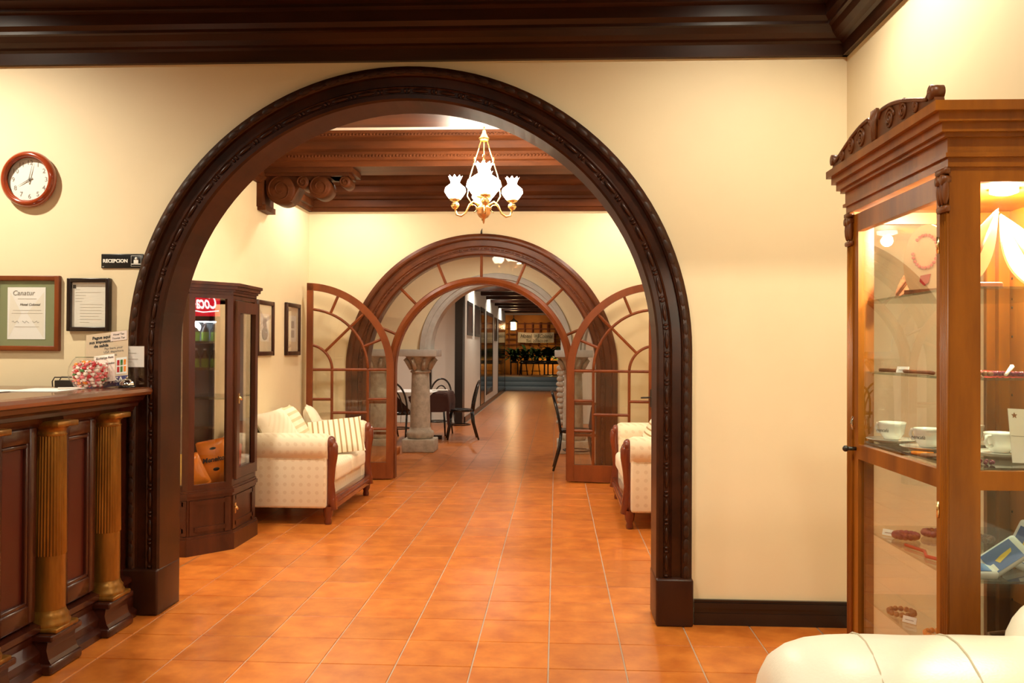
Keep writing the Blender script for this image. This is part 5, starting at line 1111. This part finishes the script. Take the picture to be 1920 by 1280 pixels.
tagcard('white price tag on the second shelf front', 0.985, 2.56, 1.302, -62)
# cup shelf
def cup(lab, x, y, a, letters=True):
    t = thing('coffee_cup', lab, 'cup', (x, y, 1.086 + 0.0125), (0, 0, R(a)), group='white coffee cups in the cabinet')
    MB().lathe([(0, 0.0), (0.022, 0.0), (0.024, 0.004), (0.034, 0.018), (0.039, 0.045), (0.040, 0.052), (0.037, 0.052), (0.035, 0.04), (0.028, 0.016), (0, 0.008)], n=24).build('cup_body', 'china', t)
    MB().tube([(-0.036, 0, 0.044), (-0.055, 0, 0.044), (-0.060, 0, 0.030), (-0.052, 0, 0.018), (-0.034, 0, 0.018)], 0.0045, 8).build('handle', 'china', t)
    if letters: text('lettering', 'nencafé', 0.015, 'ink', t, (0.0, -0.040, 0.028), (PI / 2 + 0.15, 0, 0), shear=0.2)
    s_ = thing('saucer', lab.replace('cup', 'saucer under the cup', 1) if False else 'white saucer under the ' + lab, 'saucer', (x, y, 1.086), group='white saucers in the cabinet')
    MB().lathe([(0, 0.004), (0.03, 0.004), (0.035, 0.0), (0.045, 0.004), (0.072, 0.013), (0.074, 0.015), (0.045, 0.009), (0.03, 0.011), (0, 0.011)], n=28).build('dish', 'china', s_)
cup('lettered white cup farthest from the camera behind the door glass', 1.01, 2.70, -62)
cup('lettered white cup in the middle behind the door glass', 1.03, 2.49, -62)
cup('white cup at the back of the cup shelf', 1.20, 2.62, 20, False)
cup('white cup before the cabinet back panel', 1.17, 2.38, 30, False)
for (x, y, r_, lb) in ((0.99, 2.36, 0.032, 'small round wooden coaster overlapping another on the cup shelf'), (0.985, 2.42, 0.028, 'small orange wooden coaster beside the middle cup')):
    o = MB().lathe([(0, 0), (r_, 0), (r_, 0.006), (0, 0.006)], (0, 0, 0), 20).build('wooden_coaster', 'orange_gloss' if r_ < 0.03 else 'carved_wood', None, (x, y, 1.0865)); put(o, lb, 'coaster', 'wooden coasters on the cup shelf')
bracelet('small beaded bracelet at the near end of the cup shelf', 1.05, 2.22, 1.087, 0.022, 0.005, 'purple_bead', 'jewellery on the cup shelf', 10)
cord('silver chain lying beside the coasters on the cup shelf', [(0.965, 2.30), (0.98, 2.25), (1.0, 2.28), (1.02, 2.23)], 1.0865, 'steel', 0.003, 'chain_necklace', 'necklace', 'jewellery on the cup shelf')
for i, (x, y, a, lb) in enumerate(((1.165, 2.235, 8, 'white card with brown star leaning in front on the cup shelf'), (1.23, 2.27, 4, 'plain white card leaning behind the star card'))):
    t = thing('greeting_card', lb, 'card', (x, y, 1.087), (R(-12), R(3), R(a)), group='cards on the cup shelf')
    MB().box(-0.04, 0.055, -0.001, 0.001, 0, 0.135 + 0.006 * i).build('card_sheet', 'paper_white', t)
    if i == 0:
        MB().prism([((0.008 if k % 2 == 0 else 0.0035) * math.cos(PI / 2 + k * PI / 5) - 0.025, 0.118 + (0.008 if k % 2 == 0 else 0.0035) * math.sin(PI / 2 + k * PI / 5)) for k in range(10)], -0.002, -0.001).build('star', 'carved_wood', t)
        MB().box(-0.038, 0.052, -0.0015, -0.001, 0.066, 0.067).build('fold_line', 'ink_grey', t)
        for k in range(5): MB().box(0.0 + 0.01 * k, 0.0008 + 0.01 * k, -0.0015, -0.001, 0.09, 0.09 + 0.02 + 0.003 * k).build('ink_stroke', 'ink_soft', t)
# lower shelves
J3 = 'jewellery on the lower shelves'
for (lb, x, y, z, r_, th, m_) in (('purple bead bracelet on the far part of the fourth shelf', 1.02, 2.62, 0.817, 0.030, 0.010, 'purple_bead'), ('purple and silver bead bracelet behind the price tag on the fourth shelf', 1.12, 2.66, 0.817, 0.030, 0.010, 'purple_bead'), ('brown nut bracelet before the blue pack on the fourth shelf', 1.07, 2.34, 0.817, 0.034, 0.009, 'carved_wood'), ('amber bead bracelet at the back of the fourth shelf', 1.22, 2.60, 0.817, 0.032, 0.009, 'carved_wood'),
                                  ('brown bead bracelet on the lowest shelf, left part', 1.00, 2.60, 0.602, 0.034, 0.008, 'carved_wood'), ('reddish bead bracelet on the lowest shelf near the door', 1.02, 2.40, 0.602, 0.032, 0.008, 'orange_gloss'), ('wooden cuff bracelet on the lowest shelf, right part', 1.14, 2.58, 0.602, 0.036, 0.010, 'carved_wood')):
    bracelet(lb, x, y, z, r_, th, m_, J3)
put(MB().rbox(-0.045, 0.045, -0.02, 0.02, 0, 0.02, 0.004, 1).build('wooden_tray', 'carved_wood', None, (1.155, 2.56, 0.817)), 'small wooden tray behind the bracelets on the fourth shelf', 'tray')
cord('brown woven necklace curled on the lowest shelf', [(1.12, 2.30), (1.16, 2.42), (1.24, 2.45), (1.30, 2.36), (1.26, 2.28)], 0.601, 'carved_wood', 0.006, 'woven_necklace', 'necklace', J3)
cord('reddish leather necklace on the fourth shelf near the door', [(0.98, 2.52), (1.0, 2.44), (0.98, 2.38), (1.01, 2.32)], 0.816, 'red_gloss', 0.005, 'leather_necklace', 'necklace', J3)
tagcard('white price tag beside the purple beads on the fourth shelf', 0.985, 2.66, 0.817, -50); tagcard('white price tag at the near door edge of the fourth shelf', 0.985, 2.28, 0.817, -50); tagcard('white price tag on the lowest shelf near the door', 0.99, 2.52, 0.602, -50); tagcard('white price tag on the lowest shelf before the back panel', 1.30, 2.52, 0.602, 30)
def pack(lab, loc, rot):
    t = thing('shrink_pack', lab, 'package', loc, rot, group='film-wrapped blue packs')
    MB().rbox(-0.06, 0.06, -0.032, 0.032, 0, 0.022, 0.009, 3).build('film_wrap', 'pack_film', t); MB().box(-0.042, 0.042, -0.026, 0.026, 0.022, 0.0228).build('blue_label', 'blue_pack', t)
    MB().prism([(-0.015, -0.01), (0.025, -0.002), (0.03, 0.006), (0.0, 0.004), (-0.02, 0.0)], 0.0228, 0.0234, 'xy').build('yellow_mark', 'yellow_gloss', t); MB().box(-0.04, -0.028, -0.022, -0.004, 0.0228, 0.0232).build('barcode', 'paper_white', t)
pack('film-wrapped blue pack lying flat on the fourth shelf', (1.01, 2.21, 0.817), (R(12), 0, 0))
pack('film-wrapped blue pack leaning up at the right of the fourth shelf', (1.10, 2.23, 0.85), (R(50), R(-34), 0))
pack('film-wrapped pack standing behind the leaning blue one', (1.19, 2.30, 0.87), (R(60), R(-64), 0))

# ================================================================== white leather sofa in the foreground
ls = thing('leather_sofa', 'white leather sofa in the right foreground', 'sofa', (0, 0, 0))
def arm_section(x, k):
    # half-round roll across y, from the near underside to the far underside
    pts = []; yc, zc, ry, rz = 1.74, 0.59, 0.27 * k, 0.21 * k
    for i in range(17):
        q = -0.35 + (PI + 0.7) * i / 16
        pts.append((x, yc - ry * math.cos(q), zc + rz * math.sin(q) + 0.002 * math.sin(8 * x + 3 * q) * k))
    pts.append((x, yc + ry * 0.9, 0.14)); pts.append((x, yc - ry * 0.9, 0.14)); return pts
xs = [(0.418, 0.45), (0.421, 0.58), (0.43, 0.71), (0.447, 0.82), (0.475, 0.90), (0.515, 0.96), (0.56, 0.99), (0.60, 1.0)] + [(0.60 + 0.02 * i, 1.0 + 0.004 * math.sin(i * 0.7)) for i in range(1, 32)]
mb = MB(); vs = []; 
for x, k in xs: vs += arm_section(x, k)
n = 19; fs = [tuple(range(n))[::-1]] + [(i * n + a, i * n + (a + 1) % n, (i + 1) * n + (a + 1) % n, (i + 1) * n + a) for i in range(len(xs) - 1) for a in range(n)]
mb.add(vs, fs, True).build('armrest', 'leather', ls)
for sx_ in (0.60, 0.775):
    kk = 1.001
    pts = [(sx_ + 0.03 * math.cos(-0.1 + (PI + 0.2) * i / 16) * -1, 1.74 - 0.27 * kk * math.cos(-0.1 + (PI + 0.2) * i / 16), 0.59 + 0.21 * kk * math.sin(-0.1 + (PI + 0.2) * i / 16)) for i in range(17)]
    MB().tube(pts, 0.0016, 6).build('seam', 'leather_seam', ls)
MB().rbox(0.935, 1.36, 0.2, 2.0, 0.12, 0.87, 0.14, 6).build('backrest', 'leather', ls)
MB().rbox(0.45, 1.0, 0.15, 1.40, 0.12, 0.42, 0.06, 4).build('seat_cushion', 'leather', ls)
MB().rbox(0.48, 1.32, -0.10, 0.2, 0.12, 0.72, 0.12, 5).build('armrest', 'leather', ls)
for x in (0.52, 1.28):
    for y in (0.0, 1.75): MB().lathe([(0, 0), (0.025, 0), (0.035, 0.13), (0, 0.13)], (x, y, 0), 12).build('foot', 'black_wood', ls)

# ================================================================== ceiling downlights
DL = 0
where = ['above the reception counter', 'above the display cabinet', 'before the big arch', 'above the leather sofa', 'in the middle of the reception room', 'above the vitrine', 'above the left sofa', 'above the drinks fridge', 'above the right sofa', 'first along the corridor', 'second along the corridor', 'third along the corridor', 'above the laid dining table', 'above the central dining aisle', 'above the right dining area', 'just beyond the glazed arch']
for (x, y, z, p_, c_, an) in DOWNLIGHTS:
    t = thing('ceiling_downlight', 'round ceiling downlight ' + where[DL], 'lamp', (x, y, z + 0.03), group='round ceiling downlights'); zz = CEIL - z - 0.03 if z > 3 else 2.95 - z - 0.03
    MB().lathe([(0.055, zz), (0.075, zz - 0.004), (0.075, -0.01), (0.06, -0.015), (0.055, -0.005)], n=20).build('trim_ring', 'brass_bright', t)
    MB().lathe([(0, 0.0), (0.056, 0.0)], n=20).build('lamp_disc', 'lit_lamp', t)
    light('SPOT', 'downlight', (x, y, z), p_, c_, 0.05, (0, 0, 0), an, 0.7); DL += 1
